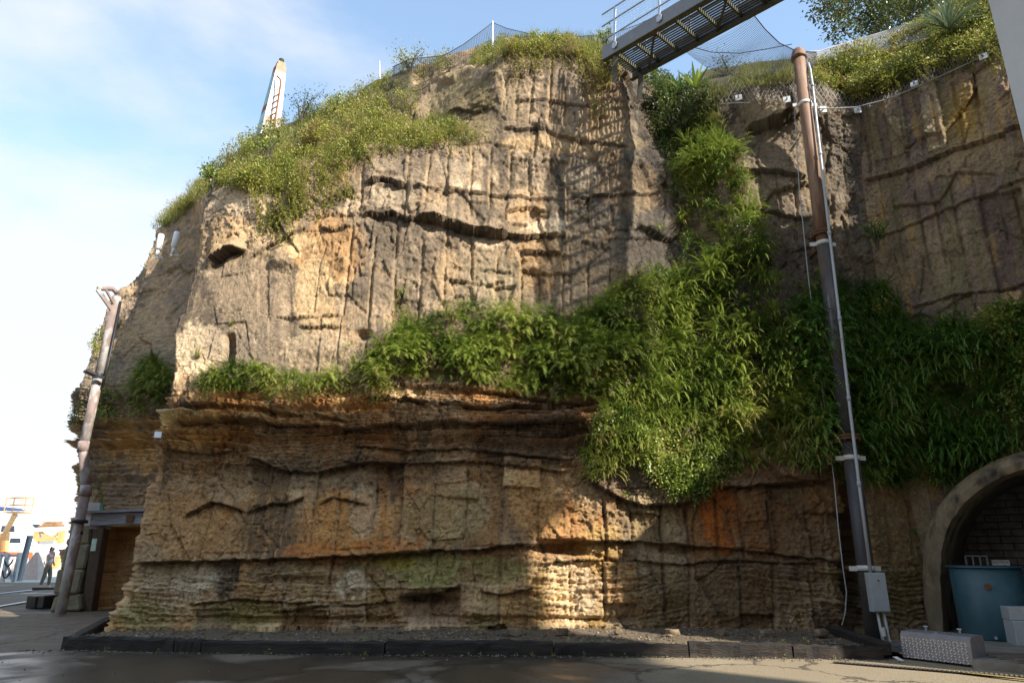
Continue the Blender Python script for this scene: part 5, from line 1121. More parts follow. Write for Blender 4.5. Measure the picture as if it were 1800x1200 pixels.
def clump(rng, n=46, r_=.22, l_=.07, w_=.038, flat=.7):
    P = []; T = []
    for i in range(n):
        c = rng.normal(0, 1, 3); c /= np.linalg.norm(c); c[1] = abs(c[1])*flat; c = c*r_*rng.random()**.45; d = c/max(np.linalg.norm(c), 1e-3)+rng.normal(0, .7, 3); d /= np.linalg.norm(d); n_ = np.array([0, .35, .85])+rng.normal(0, .5, 3); P.append(leaf(c, d, n_, l_*rng.uniform(.6, 1.3), w_*rng.uniform(.7, 1.3))); t_ = np.clip(.15+.7*np.linalg.norm(c)/r_+rng.normal(0, .18), 0, 1); T += [t_]*4
    V_ = np.concatenate(P); F_ = np.array([(4*i, 4*i+1, 4*i+2, 4*i+3) for i in range(n)]); return V_, np.concatenate([F_[:, [0, 1, 2]], F_[:, [0, 2, 3]]]), np.array(T)
def tuft(rng, n=34, L_=.4, w_=.010, droop=.5, spread=.7):
    ps = []
    for i in range(n):
        yaw = rng.uniform(-3.14, 3.14); pit = rng.uniform(1.5-spread*1.2, 1.5); d = np.array([math.sin(yaw)*math.cos(pit), math.cos(yaw)*math.cos(pit), math.sin(pit)]); p = np.array([rng.normal(0, .04), rng.normal(0, .04), 0]); l_ = L_*rng.uniform(.5, 1.15); P = []; x = np.cross(d, (0, 0, 1)); x /= max(np.linalg.norm(x), 1e-3); ns = 4
        for s_ in range(ns+1):
            ww = w_*(1-s_/ns)*.5+.0006; P += [p-x*ww, p+x*ww]; d = d+np.array([0, 0, -droop*(s_+1)/ns*.55]); d /= np.linalg.norm(d); p = p+d*l_/ns
        F_ = []
        for s_ in range(ns): k = 2*s_; F_ += [(k, k+1, k+3), (k, k+3, k+2)]
        t0 = rng.uniform(.1, 1.0); ps.append((np.array(P), np.array(F_), np.clip(np.repeat(np.linspace(t0*.6, t0, ns+1), 2), 0, 1)))
    return join(ps)
def vine(rng, L_=.7, n=26, l_=.055, w_=.03):
    P = []; T = []; Fs = []; p = np.zeros(3); d = np.array([rng.normal(0, .3), .5, -.4]); stem = []
    for i in range(n):
        d = d + np.array([rng.normal(0, .22), rng.normal(-.04, .15), -.12]); d /= np.linalg.norm(d); q = p+d*L_/n; k = len(P); x = np.array([.0035, 0, 0]); P += [p-x, p+x, q+x, q-x]; Fs += [(k, k+1, k+2), (k, k+2, k+3)]; T += [1.0]*4
        for s_ in range(2):
            dd = rng.normal(0, 1, 3)+np.array([0, .6, .1]); dd /= np.linalg.norm(dd); k = len(P); P += list(leaf(p, dd, np.array([0, .5, .8])+rng.normal(0, .3, 3), l_*rng.uniform(.5, 1.2), w_)); Fs += [(k, k+1, k+2), (k, k+2, k+3)]; T += [np.clip(rng.uniform(.1, .95), 0, 1)]*4
        p = q
    return np.array(P), np.array(Fs), np.array(T)
def bake(name, temps, P, NN, smin, smax, m_, jit=.5, tvar=.25, upright=False, parent=None, sc=None, out=0.0):
    """place copies of the templates at points P facing along the horizontal part of NN; one mesh"""
    if len(P) == 0: return None
    cl = fbm(P[:, 0]*1.1, P[:, 1]*1.1, P[:, 2]*1.1, 3, 777)                  # plants grow in clumps with gaps between
    keep = RNG.random(len(P)) < np.clip(1.15 + 1.7*cl, .32, 1); P, NN, cl = P[keep], NN[keep], cl[keep]
    n = len(P); yaw = np.arctan2(-NN[:, 0], NN[:, 1]) + RNG.normal(0, jit, n)
    if upright: yaw = RNG.uniform(-3.14, 3.14, n)
    s = (RNG.uniform(smin, smax, n)*(1+.5*cl) if sc is None else sc); P = P + NN*(np.maximum(0, cl)*.45 + RNG.random(n)*.05)[:, None]*(not upright); tsh = .55*fbm(P[:, 0]*1.7, P[:, 1]*1.7, P[:, 2]*1.7, 2, 779); k = RNG.integers(0, len(temps), n); P = P+NN*out; Vs, Fs, Ts, b = [], [], [], 0
    for ti_, (tv, tf, tt) in enumerate(temps):
        m = np.nonzero(k == ti_)[0]
        if len(m) == 0: continue
        c, s_ = np.cos(yaw[m]), np.sin(yaw[m]); x = tv[None, :, 0]*c[:, None]-tv[None, :, 1]*s_[:, None]; y = tv[None, :, 0]*s_[:, None]+tv[None, :, 1]*c[:, None]; z = np.broadcast_to(tv[None, :, 2], x.shape)
        W = np.stack([x, y, z], -1)*s[m][:, None, None]+P[m][:, None]; Vs.append(W.reshape(-1, 3)); nv = len(tv); Fs.append((tf[None]+(np.arange(len(m))*nv)[:, None, None]).reshape(-1, 3)+b); b += len(m)*nv
        Ts.append(np.clip(tt[None]+RNG.normal(0, tvar, len(m))[:, None]*.6+tsh[m][:, None], 0, 1).ravel())
    return mesh_np(name, np.concatenate(Vs), np.concatenate(Fs), m_, parent, attrs={'tint': np.concatenate(Ts)}, loc=None if parent is not None else P.mean(0))
rg = np.random.default_rng(5)
T_FERN = [fern(rg, 12, .46, .045, 12) for _ in range(7)]
T_STRAP = [fern(rg, 13, .66, .034, 10, True, 1.05) for _ in range(7)]
T_LACY = [fern(rg, 11, .56, .075, 12, False, .95) for _ in range(6)]
T_SMALL = [clump(rg, 30, .17, .055, .035, .5) for _ in range(5)]
T_COVER = [clump(rg, 60, .24, .062, .030) for _ in range(6)]
T_BUSH = [clump(rg, 60, .30, .10, .05) for _ in range(5)]
T_TUFT = [tuft(rg) for _ in range(5)]
T_WISP = [tuft(rg, 22, .30, .008, .45, .9) for _ in range(4)]
T_VINE = [vine(rg) for _ in range(6)]
def stuff(o, label=None): return tag(o, kind='stuff') if o is not None else None
# --- the ferns that grow in one unbroken bank along the ledge and down the wet gully
band = [(560,688),(575,655),(640,648),(668,610),(700,585),(745,572),(790,545),(832,535),(852,570),(900,585),(960,560),(1040,552),(1080,520),(1110,498),(1160,520),(1160,600),(1130,700),(1060,700),(1000,700),(900,690),(830,672),(760,660),(690,668),(640,690),(600,692)]
P, N_, _ = sample(band, 700); stuff(bake('fern_band', T_LACY, P, N_, .65, 1.15, M_FERN, .5, .3, out=.02))
P, N_, _ = sample([(690,590),(860,560),(1080,560),(1110,640),(1040,680),(900,660),(760,640),(690,640)], 160); stuff(bake('fern_band_front', T_LACY, P, N_, .8, 1.3, M_FERN, .6, .3, out=.25))
gully = [(1182,300),(1225,240),(1262,225),(1300,290),(1322,350),(1345,430),(1372,480),(1400,505),(1440,560),(1462,700),(1465,800),(1400,822),(1300,818),(1240,800),(1130,690),(1110,610),(1120,520),(1170,470),(1205,430),(1185,360)]
P, N_, _ = sample(gully, 1150); stuff(bake('fern_curtain', T_STRAP+T_FERN+T_LACY[:3], P, N_, .6, 1.05, M_FERN, .5, .3, out=.03))
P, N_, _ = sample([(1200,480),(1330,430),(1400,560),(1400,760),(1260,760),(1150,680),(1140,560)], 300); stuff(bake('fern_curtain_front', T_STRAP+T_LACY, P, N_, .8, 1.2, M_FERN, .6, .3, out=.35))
P, N_, _ = sample([(1050,840),(1022,820),(1040,760),(1062,700),(1110,640),(1180,700),(1290,790),(1300,830),(1250,850),(1238,868),(1180,874),(1140,838),(1110,800)], 900); stuff(bake('maidenhair_curtain', T_SMALL, P, N_, .7, 1.2, M_FERN, .8, .4, out=.06))
P, N_, _ = sample([(1030,850),(1020,800),(1050,740),(1120,640),(1210,640),(1260,720),(1150,790),(1080,830)], 170); stuff(bake('fern_curtain_edge', T_STRAP, P, N_, .5, .85, M_FERN, .5, .3, out=.08))
right_ = [(1400,560),(1440,500),(1470,520),(1505,540),(1512,512),(1555,500),(1590,545),(1600,575),(1660,580),(1720,590),(1740,555),(1800,540),(1860,560),(1860,770),(1800,790),(1740,812),(1690,838),(1640,858),(1590,862),(1530,855),(1490,830),(1440,830),(1410,760)]
P, N_, _ = sample(right_, 1350); stuff(bake('shaded_fern_bank', T_STRAP+T_FERN[:4], P, N_, .55, 1.0, M_FERND, .5, .3, out=.03))
P, N_, _ = sample([(1400,520),(1480,500),(1480,780),(1420,760)], 110); stuff(bake('broad_fern_bank', T_LACY, P, N_, .9, 1.5, M_FERND, .5, .3, out=.2))
P, N_, _ = sample([(1500,600),(1800,600),(1800,780),(1700,810),(1560,840),(1500,800)], 300); stuff(bake('shaded_fern_front', T_STRAP, P, N_, .7, 1.15, M_FERND, .6, .3, out=.28))
P, N_, _ = sample([(1725,600),(1745,555),(1860,530),(1860,690),(1760,680)], 130); stuff(bake('leafy_creeper', T_BUSH, P, N_, .6, 1.0, M_FERN, .8, .3, out=.15))
P, N_, _ = sample(gully, 150); stuff(bake('gully_creeper', T_BUSH, P, N_, .35, .75, M_FERND, .8, .3, out=.30))
P, N_, _ = sample(right_, 170); stuff(bake('bank_creeper', T_BUSH, P, N_, .35, .75, M_FERN, .8, .3, out=.28))
P, N_, _ = sample(gully, 110); stuff(bake('dead_fronds', T_STRAP, P, N_, .4, .8, M_DRY, .6, .3, out=.22))
P, N_, _ = sample(band, 60); stuff(bake('dead_band_fronds', T_LACY, P, N_, .5, .9, M_DRY, .6, .3, out=.22))
# --- ledge and skyline cover
P, N_, _ = sample([(350,690),(360,662),(420,652),(500,655),(560,660),(560,690),(480,696),(420,690)], 170); stuff(bake('ledge_ferns', T_FERN, P, N_, .5, .9, M_FERN, .5, .3, out=.03))
P, N_, _ = sample([(340,700),(350,680),(560,684),(700,680),(800,690),(640,712),(420,705)], 80); stuff(bake('ledge_moss', T_SMALL, P, N_, .4, .8, M_COVER, .8, .3, out=.0))
mound = [(560,265),(600,230),(660,205),(720,200),(790,212),(830,232),(858,250),(800,258),(740,262),(690,262),(640,282),(600,318),(560,330)]
slope = [(352,345),(375,302),(420,262),(460,238),(520,205),(580,178),(640,150),(690,120),(745,96),(790,100),(800,120),(740,150),(735,205),(660,210),(600,232),(560,262),(540,320),(520,340),(440,330),(400,325)]
crest = [(826,120),(840,95),(880,72),(940,66),(1000,66),(1060,70),(1090,95),(1082,125),(1050,118),(1000,100),(940,96),(885,102),(850,120)]
rslope = [(1418,140),(1440,100),(1500,80),(1560,64),(1620,44),(1690,18),(1760,-20),(1800,-40),(1800,62),(1740,95),(1690,112),(1620,140),(1560,164),(1515,178),(1480,165),(1440,150)]
notch = [(1122,140),(1145,135),(1190,145),(1240,150),(1258,175),(1255,230),(1225,262),(1170,285),(1150,240),(1140,190)]
for nm, poly, n, tm, s0, s1_, m_, o_ in (('mound_cover', mound, 520, T_COVER, .55, 1.0, M_COVER, .06), ('slope_cover', slope, 1000, T_COVER, .6, 1.25, M_COVER, .08), ('crest_cover', crest, 420, T_COVER, .5, .9, M_COVER, .05), ('green_slope_cover', rslope, 850, T_COVER, .6, 1.2, M_COVER, .10), ('notch_leaves', notch, 420, T_BUSH, .45, .85, M_SHRUB, .08)):
    P, N_, _ = sample(poly, n); stuff(bake(nm, tm, P, N_, s0, s1_, m_, .9, .45, out=o_))
for nm, poly, n in (('slope_grass', slope, 380), ('crest_grass', crest, 190), ('mound_grass', mound, 190), ('green_slope_grass', rslope, 260), ('rim_grass', [(1258,160),(1300,128),(1395,112),(1398,150),(1310,158),(1262,180)], 120), ('chunk_ledge_grass', [(740,210),(860,240),(858,256),(740,255)], 40), ('left_rim_grass', [(272,405),(285,380),(330,340),(355,318),(365,340),(340,365),(300,400)], 150), ('notch_grass', [(1200,165),(1262,158),(1275,235),(1235,290),(1200,240)], 90)):
    P, N_, _ = sample(poly, n); stuff(bake(nm, T_WISP, P, N_, .7, 1.5, M_GRASS, 1, .4, True, out=.05))
hang1 = [(455,300),(540,280),(600,300),(630,330),(600,345),(560,350),(530,370),(500,400),(465,405),(450,370)]
P, N_, _ = sample(hang1, 380); stuff(bake('hanging_creeper', T_VINE, P, N_, .7, 1.2, M_COVER, .6, .4, out=.12))
P, N_, _ = sample([(560,300),(640,250),(860,244),(860,256),(740,262),(660,290),(600,330)], 110); stuff(bake('mound_fringe', T_VINE, P, N_, .4, .8, M_COVER, .6, .4, out=.10))
P, N_, _ = sample([(835,105),(1090,90),(1080,130),(1050,135),(1000,110),(870,118)], 130); stuff(bake('crest_fringe', T_VINE, P, N_, .4, .9, M_COVER, .6, .4, out=.08))
P, N_, _ = sample([(1010,110),(1075,110),(1068,165),(1040,200),(1028,170)], 55); stuff(bake('crest_tangle', T_VINE, P, N_, .6, 1.0, M_COVER, .6, .4, out=.12))
P, N_, _ = sample([(660,170),(740,150),(745,200),(690,220),(650,215)], 90); stuff(bake('dry_slope_scrub', T_VINE, P, N_, .6, 1.0, M_DRY, .8, .4, out=.1))
P, N_, _ = sample([(1256,150),(1330,125),(1400,125),(1400,170),(1300,178),(1258,185)], 90); stuff(bake('dry_mesh_weeds', T_VINE, P, N_, .3, .6, M_DRY, .8, .4, out=.03))
P, N_, _ = sample([(1445,160),(1510,175),(1760,95),(1790,60),(1760,60),(1620,120),(1520,165)], 130); stuff(bake('slope_fringe', T_VINE, P, N_, .5, .9, M_COVER, .6, .4, out=.08))
P, N_, _ = sample([(1150,170),(1190,160),(1196,235),(1160,240)], 70); stuff(bake('notch_ivy', T_BUSH, P, N_, .4, .6, M_FERND, .7, .3, out=.05))
P, N_, _ = sample([(1235,255),(1275,240),(1310,300),(1330,330),(1290,330),(1250,300)], 120); stuff(bake('gully_weeds', T_COVER, P, N_, .4, .8, M_COVER, .7, .4, out=.05))
P, N_, _ = sample([(240,730),(245,660),(275,620),(296,640),(298,700),(270,735)], 120); stuff(bake('recess_ferns', T_LACY, P, N_, .8, 1.3, M_FERN, .5, .3, out=.05))
P, N_, _ = sample([(170,745),(172,690),(240,700),(240,750),(200,752)], 60); stuff(bake('recess_weeds', T_SMALL, P, N_, .7, 1.4, M_FERN, .7, .4, out=.03))
P, N_, _ = sample([(135,748),(134,722),(150,715),(152,748)], 16); stuff(bake('edge_weeds', T_SMALL, P, N_, .7, 1.3, M_SHRUB, .7, .4, out=.03))
P, N_, _ = sample([(170,620),(172,590),(192,575),(190,625)], 22); stuff(bake('edge_creeper', T_SMALL, P, N_, .7, 1.3, M_COVER, .7, .4, out=.03))
P, N_, _ = sample([(690,520),(716,500),(718,575),(700,580)], 26); stuff(bake('ivy_strand', T_SMALL, P, N_, .4, .7, M_FERN, .7, .4, out=.03))
P, N_, _ = sample([(272,405),(285,380),(330,340),(355,318),(365,345),(330,365),(300,395)], 60); stuff(bake('left_rim_cover', T_COVER, P, N_, .5, .9, M_COVER, .9, .4, out=.05))
n_ = 46; kk = RNG.random(n_); P = np.stack([-8+14*kk, np.interp(-8+14*kk, kx, ky)+np.where(RNG.random(n_) < .5, -.03, .30), np.full(n_, .02)], -1); P[:, 2] = np.where(P[:, 1] > np.interp(P[:, 0], kx, ky), .16, .0); stuff(bake('kerb_weeds', T_WISP+T_SMALL, P, np.tile([0, -1., 0], (n_, 1)), .2, .45, M_GRASS, 1, .4, True))
# --- plants one can single out
def plant(name, label, cat, u, v, parts, m_, sc=1.0, out=.04, group=None, pos=None, yaw=None, m2=None):
    if pos is None: p, n3 = surf(u, v); p = p+n3*out
    else: p, n3 = np.asarray(pos, float), np.array([0, -1., 0])
    y_ = math.atan2(-n3[0], n3[1]) if yaw is None else yaw; t = thing(name, label, cat, p, group); c, s_ = math.cos(y_), math.sin(y_)
    for nm, (tv, tf, tt), mm in parts:
        W = np.stack([tv[:, 0]*c-tv[:, 1]*s_, tv[:, 0]*s_+tv[:, 1]*c, tv[:, 2]], -1)*sc+p; mesh_np(nm, W, tf, mm or m_, t, attrs={'tint': tt})
    return t
def fernparts(rng, n=8, L_=.45, wd=.06, ns=11): return [('frond', (lambda q: (q[0], q[1], np.clip(q[2], 0, 1)))(frond(L_*rng.uniform(.7, 1.15), wd, rng.uniform(-1.3, 1.3), rng.uniform(0, 1.1), rng.uniform(.18, .36), ns, rng)), None) for _ in range(n)]
singles = [(581,366,.62,'bright green fern alone on the bare rock below the hanging creeper'), (1154,402,.62,'small fern growing in a crack left of the fern curtain'), (1100,515,1.3,'tall arching fern where the fern band meets the gully'), (1140,505,1.0,'upright fern beside the foot of the lit gully'), (1420,505,1.5,'broad fern with long flat fronds left of the tall pipe'), (1448,500,1.7,'large fern reaching across the tall pipe'),
 (1545,520,1.3,'dark drooping fern in the inner corner right of the pipe'), (1096,868,.42,'little fern in a seam of the wet rock left of the maidenhair'), (1385,872,.45,'little fern in a seam above the orange stained rock'), (1606,940,.7,'dark fern hanging beside the arch at mid height'), (1600,985,.4,'tiny fern beside the arch lower down'), (1462,1018,.3,'small bright seedling fern near the foot of the dark recess'), (1446,1036,.35,'bright green weed fern lowest on the dark rock'), (620,640,1.0,'tufted fern at the left end of the fern band'), (612,612,.6,'pale young fern above the left end of the fern band'), (432,700,.35,'small yellowing fern hanging below the ledge'), (830,545,.9,'highest fern of the sunlit band with red-brown tips'), (1036,812,.9,'narrow fern hanging at the lower left of the gully curtain'), (1030,835,.7,'lowest fern at the left tip of the gully curtain'), (1392,405,.6,'small grey weed on the pale rock left of the pipe')]
for (u, v, sc, lb) in singles: plant('fern', lb, 'fern', u, v, fernparts(rg, 9), M_FERND if u > 1500 or (u > 1400 and v > 560) else M_FERN, sc)
for (u, v, sc, lb, mm) in [(345,628,.8,'dry tufted grass on the pale block at the left',M_GRASS), (405,572,.5,'thin grass tuft above the slot in the rock',M_GRASS), (318,372,1.3,'long blond grass tuft on the left rim above the aerials',M_GRASS), (1048,790,1.4,'pale grass tussock hanging at the left of the gully curtain',M_GRASS), (980,72,1.0,'seeding grass tuft on the highest crest',M_GRASS), (1052,92,1.6,'big bright grass tussock beside the bridge end',M_GRASS), (205,575,.8,'dry grass in the left rock behind the leaning pipe',M_GRASS), (1012,645,.01,'',None)]:
    if mm: plant('grass_tuft', lb, 'grass tuft', u, v, [('blades', tuft(rg, 90, .42, .010, .55, .9), None)], mm, sc)
def shrub(name, label, u, v, Y_, h, w_, nleaf, m_, ll=.09, seed=1, cat='shrub'):
    rng = np.random.default_rng(seed); p = atY(u, v, Y_); t = thing(name, label, cat, p); g = MB(); Pl = []; T = []; nb = 9
    for i in range(nb):
        a = rng.uniform(0, 6.28); tip = np.array([math.cos(a)*w_*rng.uniform(.2, 1), math.sin(a)*w_*rng.uniform(.2, .8), h*rng.uniform(.55, 1.05)]); mid_ = tip*np.array([.4, .4, .55]); g.tube([p+(0,0,-.2), p+mid_, p+tip], [.022, .014, .005], 5)
        for k in range(nleaf//nb):
            f = rng.uniform(.3, 1.05); c = (mid_*2*f if f < .5 else mid_+(tip-mid_)*(f-.5)*2) + rng.normal(0, 1, 3)*w_*.16; d = rng.normal(0, 1, 3)+np.array([0, 0, .3]); d /= np.linalg.norm(d); Pl.append(leaf(p+c, d, rng.normal(0, 1, 3)+np.array([0, 0, 1]), ll*rng.uniform(.6, 1.3), ll*.5)); T += [np.clip(rng.normal(.5, .28), 0, 1)]*4
    g.build('stems', M_WOOD, t); W = np.concatenate(Pl); k = np.arange(len(Pl))[:, None]*4; mesh_np('foliage', W, np.concatenate([k+[0, 1, 2], k+[0, 2, 3]]), m_, t, attrs={'tint': np.array(T)}); return t
shrub('shrub', 'loose twiggy shrub on the ridge right of the striped tower', 530, 208, 20.5, 1.0, .9, 420, M_SHRUB, .085, 2)
shrub('shrub', 'dense green bush half way along the left ridge', 590, 200, 20, .7, .7, 420, M_FERN, .08, 3)
shrub('shrub', 'rounded bush on the ridge below the first net post', 720, 118, 19.5, .75, .95, 520, M_COVER, .08, 4)
shrub('shrub', 'low grey-green bush on the skyline between the bridge and the pipe', 1285, 138, 17.5, .62, .85, 700, M_SHRUB, .06, 5)
shrub('shrub', 'leafy dark bush on the rim above the aerials', 375, 330, 17.6, .75, .6, 520, M_FERN, .10, 6)
shrub('shrub', 'bushy dark green clump hanging above the left recess', 470, 275, 17.2, .8, .7, 420, M_FERN, .09, 7)
shrub('shrub', 'small leafy sapling by the near bridge rail', 1066, 82, 16.6, .62, .26, 150, M_FERN, .11, 8)
shrub('shrub', 'low dry bush growing against the landing end of the footbridge', 1072, 118, 15.55, .55, .5, 520, M_COVER, .075, 15)
shrub('shrub', 'little blue-green bush in outline on the left rim below the aerials', 258, 500, 22.4, .55, .3, 150, M_SHRUB, .09, 9)
shrub('shrub', 'dark shrub at the top of the gully under the bridge', 1190, 235, 16.4, 1.0, .8, 620, M_SHRUB, .09, 10)
shrub('shrub', 'dark hanging bush in the inner rock corner beside the pipe', 1541, 425, 13.9, .45, .3, 260, M_FERND, .09, 11)
def rosette(name, label, u, v, Y_, n, L_, w_, m_, seed, stiff=.15, cat='yucca'):
    rng = np.random.default_rng(seed); p = atY(u, v, Y_); t = thing(name, label, cat, p)
    for i in range(n):
        yaw = rng.uniform(0, 6.28); pit = rng.uniform(.35, 1.5); d = np.array([math.cos(yaw)*math.cos(pit), math.sin(yaw)*math.cos(pit), math.sin(pit)]); q = np.zeros(3); P = []; l_ = L_*rng.uniform(.7, 1.1); x = np.cross(d, (0, 0, 1)); x /= max(np.linalg.norm(x), 1e-3); ns = 5
        for s_ in range(ns+1): ww = w_*math.sin(math.pi*min(1, .18+.82*s_/ns))*.5+.001; P += [p+q-x*ww, p+q+x*ww]; d = d+np.array([0, 0, -stiff*(s_+1)/ns]); d /= np.linalg.norm(d); q = q+d*l_/ns
        F_ = []
        for s_ in range(ns): k = 2*s_; F_ += [(k, k+1, k+3), (k, k+3, k+2)]
        mesh_np('leaf', np.array(P), np.array(F_), m_, t, attrs={'tint': np.full(len(P), rng.uniform(.2, 1))})
    return t
rosette('yucca', 'spiky sword-leaved plant on the skyline below the footbridge', 1222, 156, 16.5, 20, .80, .085, M_FERN, 3)
rosette('yucca', 'small spiky plant left of the sword-leaved one under the bridge', 1196, 158, 16.7, 8, .65, .06, M_FERND, 4)
rosette('grass_tree', 'silvery arching grass tree under the net at the upper right', 1668, 52, 13.5, 90, 1.0, .034, M_BLUEG, 5, .35, 'grass tree')
# ficus crown beyond the net
def tree(u, v, Y_, trunk_to, blobs, n, m_, seed, label):
    rng = np.random.default_rng(seed); p = atY(u, v, Y_); t = thing('tree', label, 'tree', p); g = MB(); g.tube([p-(0,0,1), p+np.array(trunk_to)*.5, p+np.array(trunk_to)], [.32, .26, .18], 10); Pl = []; T = []
    for (bu, bv, bY, r_) in blobs:
        c = atY(bu, bv, bY); g.tube([p+np.array(trunk_to)*.8, (p+np.array(trunk_to)+c)/2+(0, 0, .2), c], [.12, .07, .02], 6)
        for j in range(7):
            tw = c+rng.normal(0, 1, 3)*r_*.55; g.tube([c, tw], [.02, .006], 4)
        ncl = int(n*r_*r_)
        for j in range(ncl):
            d = rng.normal(0, 1, 3); d /= np.linalg.norm(d); cc = c+d*r_*rng.random()**.4*np.array([1.1, 1, .85])
            for l_ in range(9):
                q = cc+rng.normal(0, .13, 3); dd = rng.normal(0, 1, 3)+d*.6; dd /= np.linalg.norm(dd); Pl.append(leaf(q, dd, rng.normal(0, .6, 3)+np.array([0, 0, 1]), .13*rng.uniform(.7, 1.25), .065)); T += [np.clip(rng.normal(.45, .27), 0, 1)]*4
    g.build('trunk', M_WOOD, t); W = np.concatenate(Pl); k = np.arange(len(Pl))[:, None]*4; mesh_np('crown', W, np.concatenate([k+[0, 1, 2], k+[0, 2, 3]]), m_, t, attrs={'tint': np.array(T)}); return t
tree(1650, 60, 24.5, (0.0, -2.0, 2.2), [(1450,12,18.6,.55),(1480,55,18.8,.50),(1520,5,19,.9),(1540,50,19.5,.75),(1585,18,20,1.0),(1640,-5,20,1.05),(1600,-45,20.5,1.2),(1500,-40,19.5,1.0),(1690,-40,20,1.1),(1445,-22,19,.55),(1550,-80,20.5,1.2),(1655,30,20.5,.8),(1620,15,19.5,.8),(1700,-5,20,.8),(1560,30,19.5,.7),(1470,28,19,.5)], 150, M_TREE, 21, 'dark leafy tree beyond the net at the upper right')
# ================================================================ SUNLIT BOATYARD at the far left
M_YEL = mat('orange_steel', (.62, .36, .14), .5, var=.15, bump=0); M_HULL = mat('white_gelcoat', (.78, .78, .77), .25, var=.04, bump=0); M_GLS = mat('dark_glass', (.03, .04, .055), .1, bump=0, spec=.6); M_NAVY = mat('navy_canvas', (.05, .08, .20), .8, bump=0); M_RAIL = mat('white_rail', (.75, .75, .74), .5, bump=0)
def loft(secs):
    """closed hull from cross sections (lists of points)"""
    g = MB(); n = len(secs[0]); P = [p for s_ in secs for p in s_]; F_ = []
    for i in range(len(secs)-1):
        for j in range(n-1): F_.append((i*n+j, (i+1)*n+j, (i+1)*n+j+1, i*n+j+1))
        F_.append((i*n, i*n+n-1, (i+1)*n+n-1, (i+1)*n))
    F_.append(tuple(range(n))); F_.append(tuple((len(secs)-1)*n+j for j in reversed(range(n)))); return g.add(P, F_)
def yacht(u, Y_, Ln, z0, hgt, label, fly, yaw=0.15, cover=False):
    p = atY(u, 965, Y_); p[2] = z0; t = thing('motor_yacht', label, 'boat', (p[0], p[1], 0), 'white motor boats standing in the yard'); d = np.array([math.cos(yaw), math.sin(yaw), 0]); s_ = np.array([-d[1], d[0], 0]); secs = []
    for f in np.linspace(0, 1, 9):
        wd = Ln*.15*(1-max(0, (f-.45)/.55)**2.2)+.02; x = p+d*(f-.5)*Ln; sh = hgt*(.75+.30*f*f); k = hgt*.0+hgt*.45*max(0, (f-.6)/.4)**2
        secs.append([x-s_*wd+(0,0,sh), x-s_*wd*.8+(0,0,hgt*.35+k*.6), x+(0,0,k), x+s_*wd*.8+(0,0,hgt*.35+k*.6), x+s_*wd+(0,0,sh)])
    loft(secs).build('hull', M_HULL, t)
    g = MB(); g.prism([(-.32*Ln, 0), (.22*Ln, 0), (.10*Ln, hgt*.62), (-.30*Ln, hgt*.62)], d, (0, 0, 1), s_, p-s_*Ln*.11+(0, 0, hgt*.80), Ln*.22); cb_ = g.build('cabin', M_HULL, t)
    for sg in (-1, 1):
        for k in range(3): 
            x0 = -.25*Ln+k*.13*Ln; g = MB(); g.prism([(x0, hgt*.25), (x0+.10*Ln, hgt*.25), (x0+.09*Ln, hgt*.52), (x0, hgt*.52)], d, (0, 0, 1), s_, p+s_*(sg*Ln*.1115-.01)+(0, 0, hgt*.80), .02); g.build('window', M_GLS, cb_)
    if fly:
        g = MB(); g.prism([(-.26*Ln, 0), (.06*Ln, 0), (.02*Ln, hgt*.22), (-.24*Ln, hgt*.22)], d, (0, 0, 1), s_, p-s_*Ln*.09+(0, 0, hgt*1.425), Ln*.18); g.build('flybridge', M_HULL, t)
        g = MB(); g.prism([(-.24*Ln, 0), (.05*Ln, 0), (.0, hgt*.12), (-.22*Ln, hgt*.16)], d, (0, 0, 1), s_, p-s_*Ln*.095+(0, 0, hgt*2.05), Ln*.19); g.build('canopy', M_NAVY if cover else M_HULL, t)
        g = MB()
        for x0 in (-.2, .0):
            for sg in (-1, 1): g.bar(p+d*x0*Ln+s_*sg*Ln*.08+(0, 0, hgt*1.6), p+d*x0*Ln+s_*sg*Ln*.08+(0, 0, hgt*2.07), .06, .06)
        g.build('canopy_frame', M_RAIL, t)
    for f in (-.3, .15):
        g = MB(); g.bar((p[0]+d[0]*f*Ln, p[1]+d[1]*f*Ln, 0), p+d*f*Ln+(0, 0, hgt*.15), .5, .4); g.build('cradle', M_YEL, t)
    return t
yacht(8, 66, 12, 1.0, 2.0, 'white motor boat with a navy canopy at the left edge of the yard', True, .1, True)
yacht(52, 80, 14, 1.2, 2.3, 'white flybridge boat behind the leaning beam', True, .1)
yacht(22, 58, 8, .6, 1.4, 'small white boat in front of the navy-canopied one', False, .2)
yacht(84, 74, 9, .8, 1.6, 'white boat low behind the walking woman', False, -.1)
# travel hoist with stacked pallets on its top beam
Yh = 62; a0 = atZ(66, 995, 0); sc_ = Yh/1200*1.05
hp = lambda u, v, dy=0: atY(u, v, Yh+dy)
th = thing('travel_hoist', 'orange steel boat hoist frame stacked with timber behind the woman', 'boat hoist', (hp(88, 990)[0], Yh, 0))
for dy in (0, 6):
    for u in (67, 110):
        q = hp(u, 930, dy); g = MB(); g.bar((q[0], q[1], 0), q, .42, .42); g.build('leg', M_YEL, th)
    g = MB(); g.bar(hp(62, 931, dy), hp(116, 929, dy), .5, .35); g.build('top_beam', M_HULL, th)
    g = MB(); g.bar(hp(66, 948, dy), hp(112, 946, dy), .3, .3); g.build('lower_beam', M_YEL, th)
    for (u0, u1) in ((70, 88), (108, 88)): g = MB(); g.bar(hp(u0, 934, dy), hp(u1, 946, dy), .2, .2); g.build('brace', M_YEL, th)
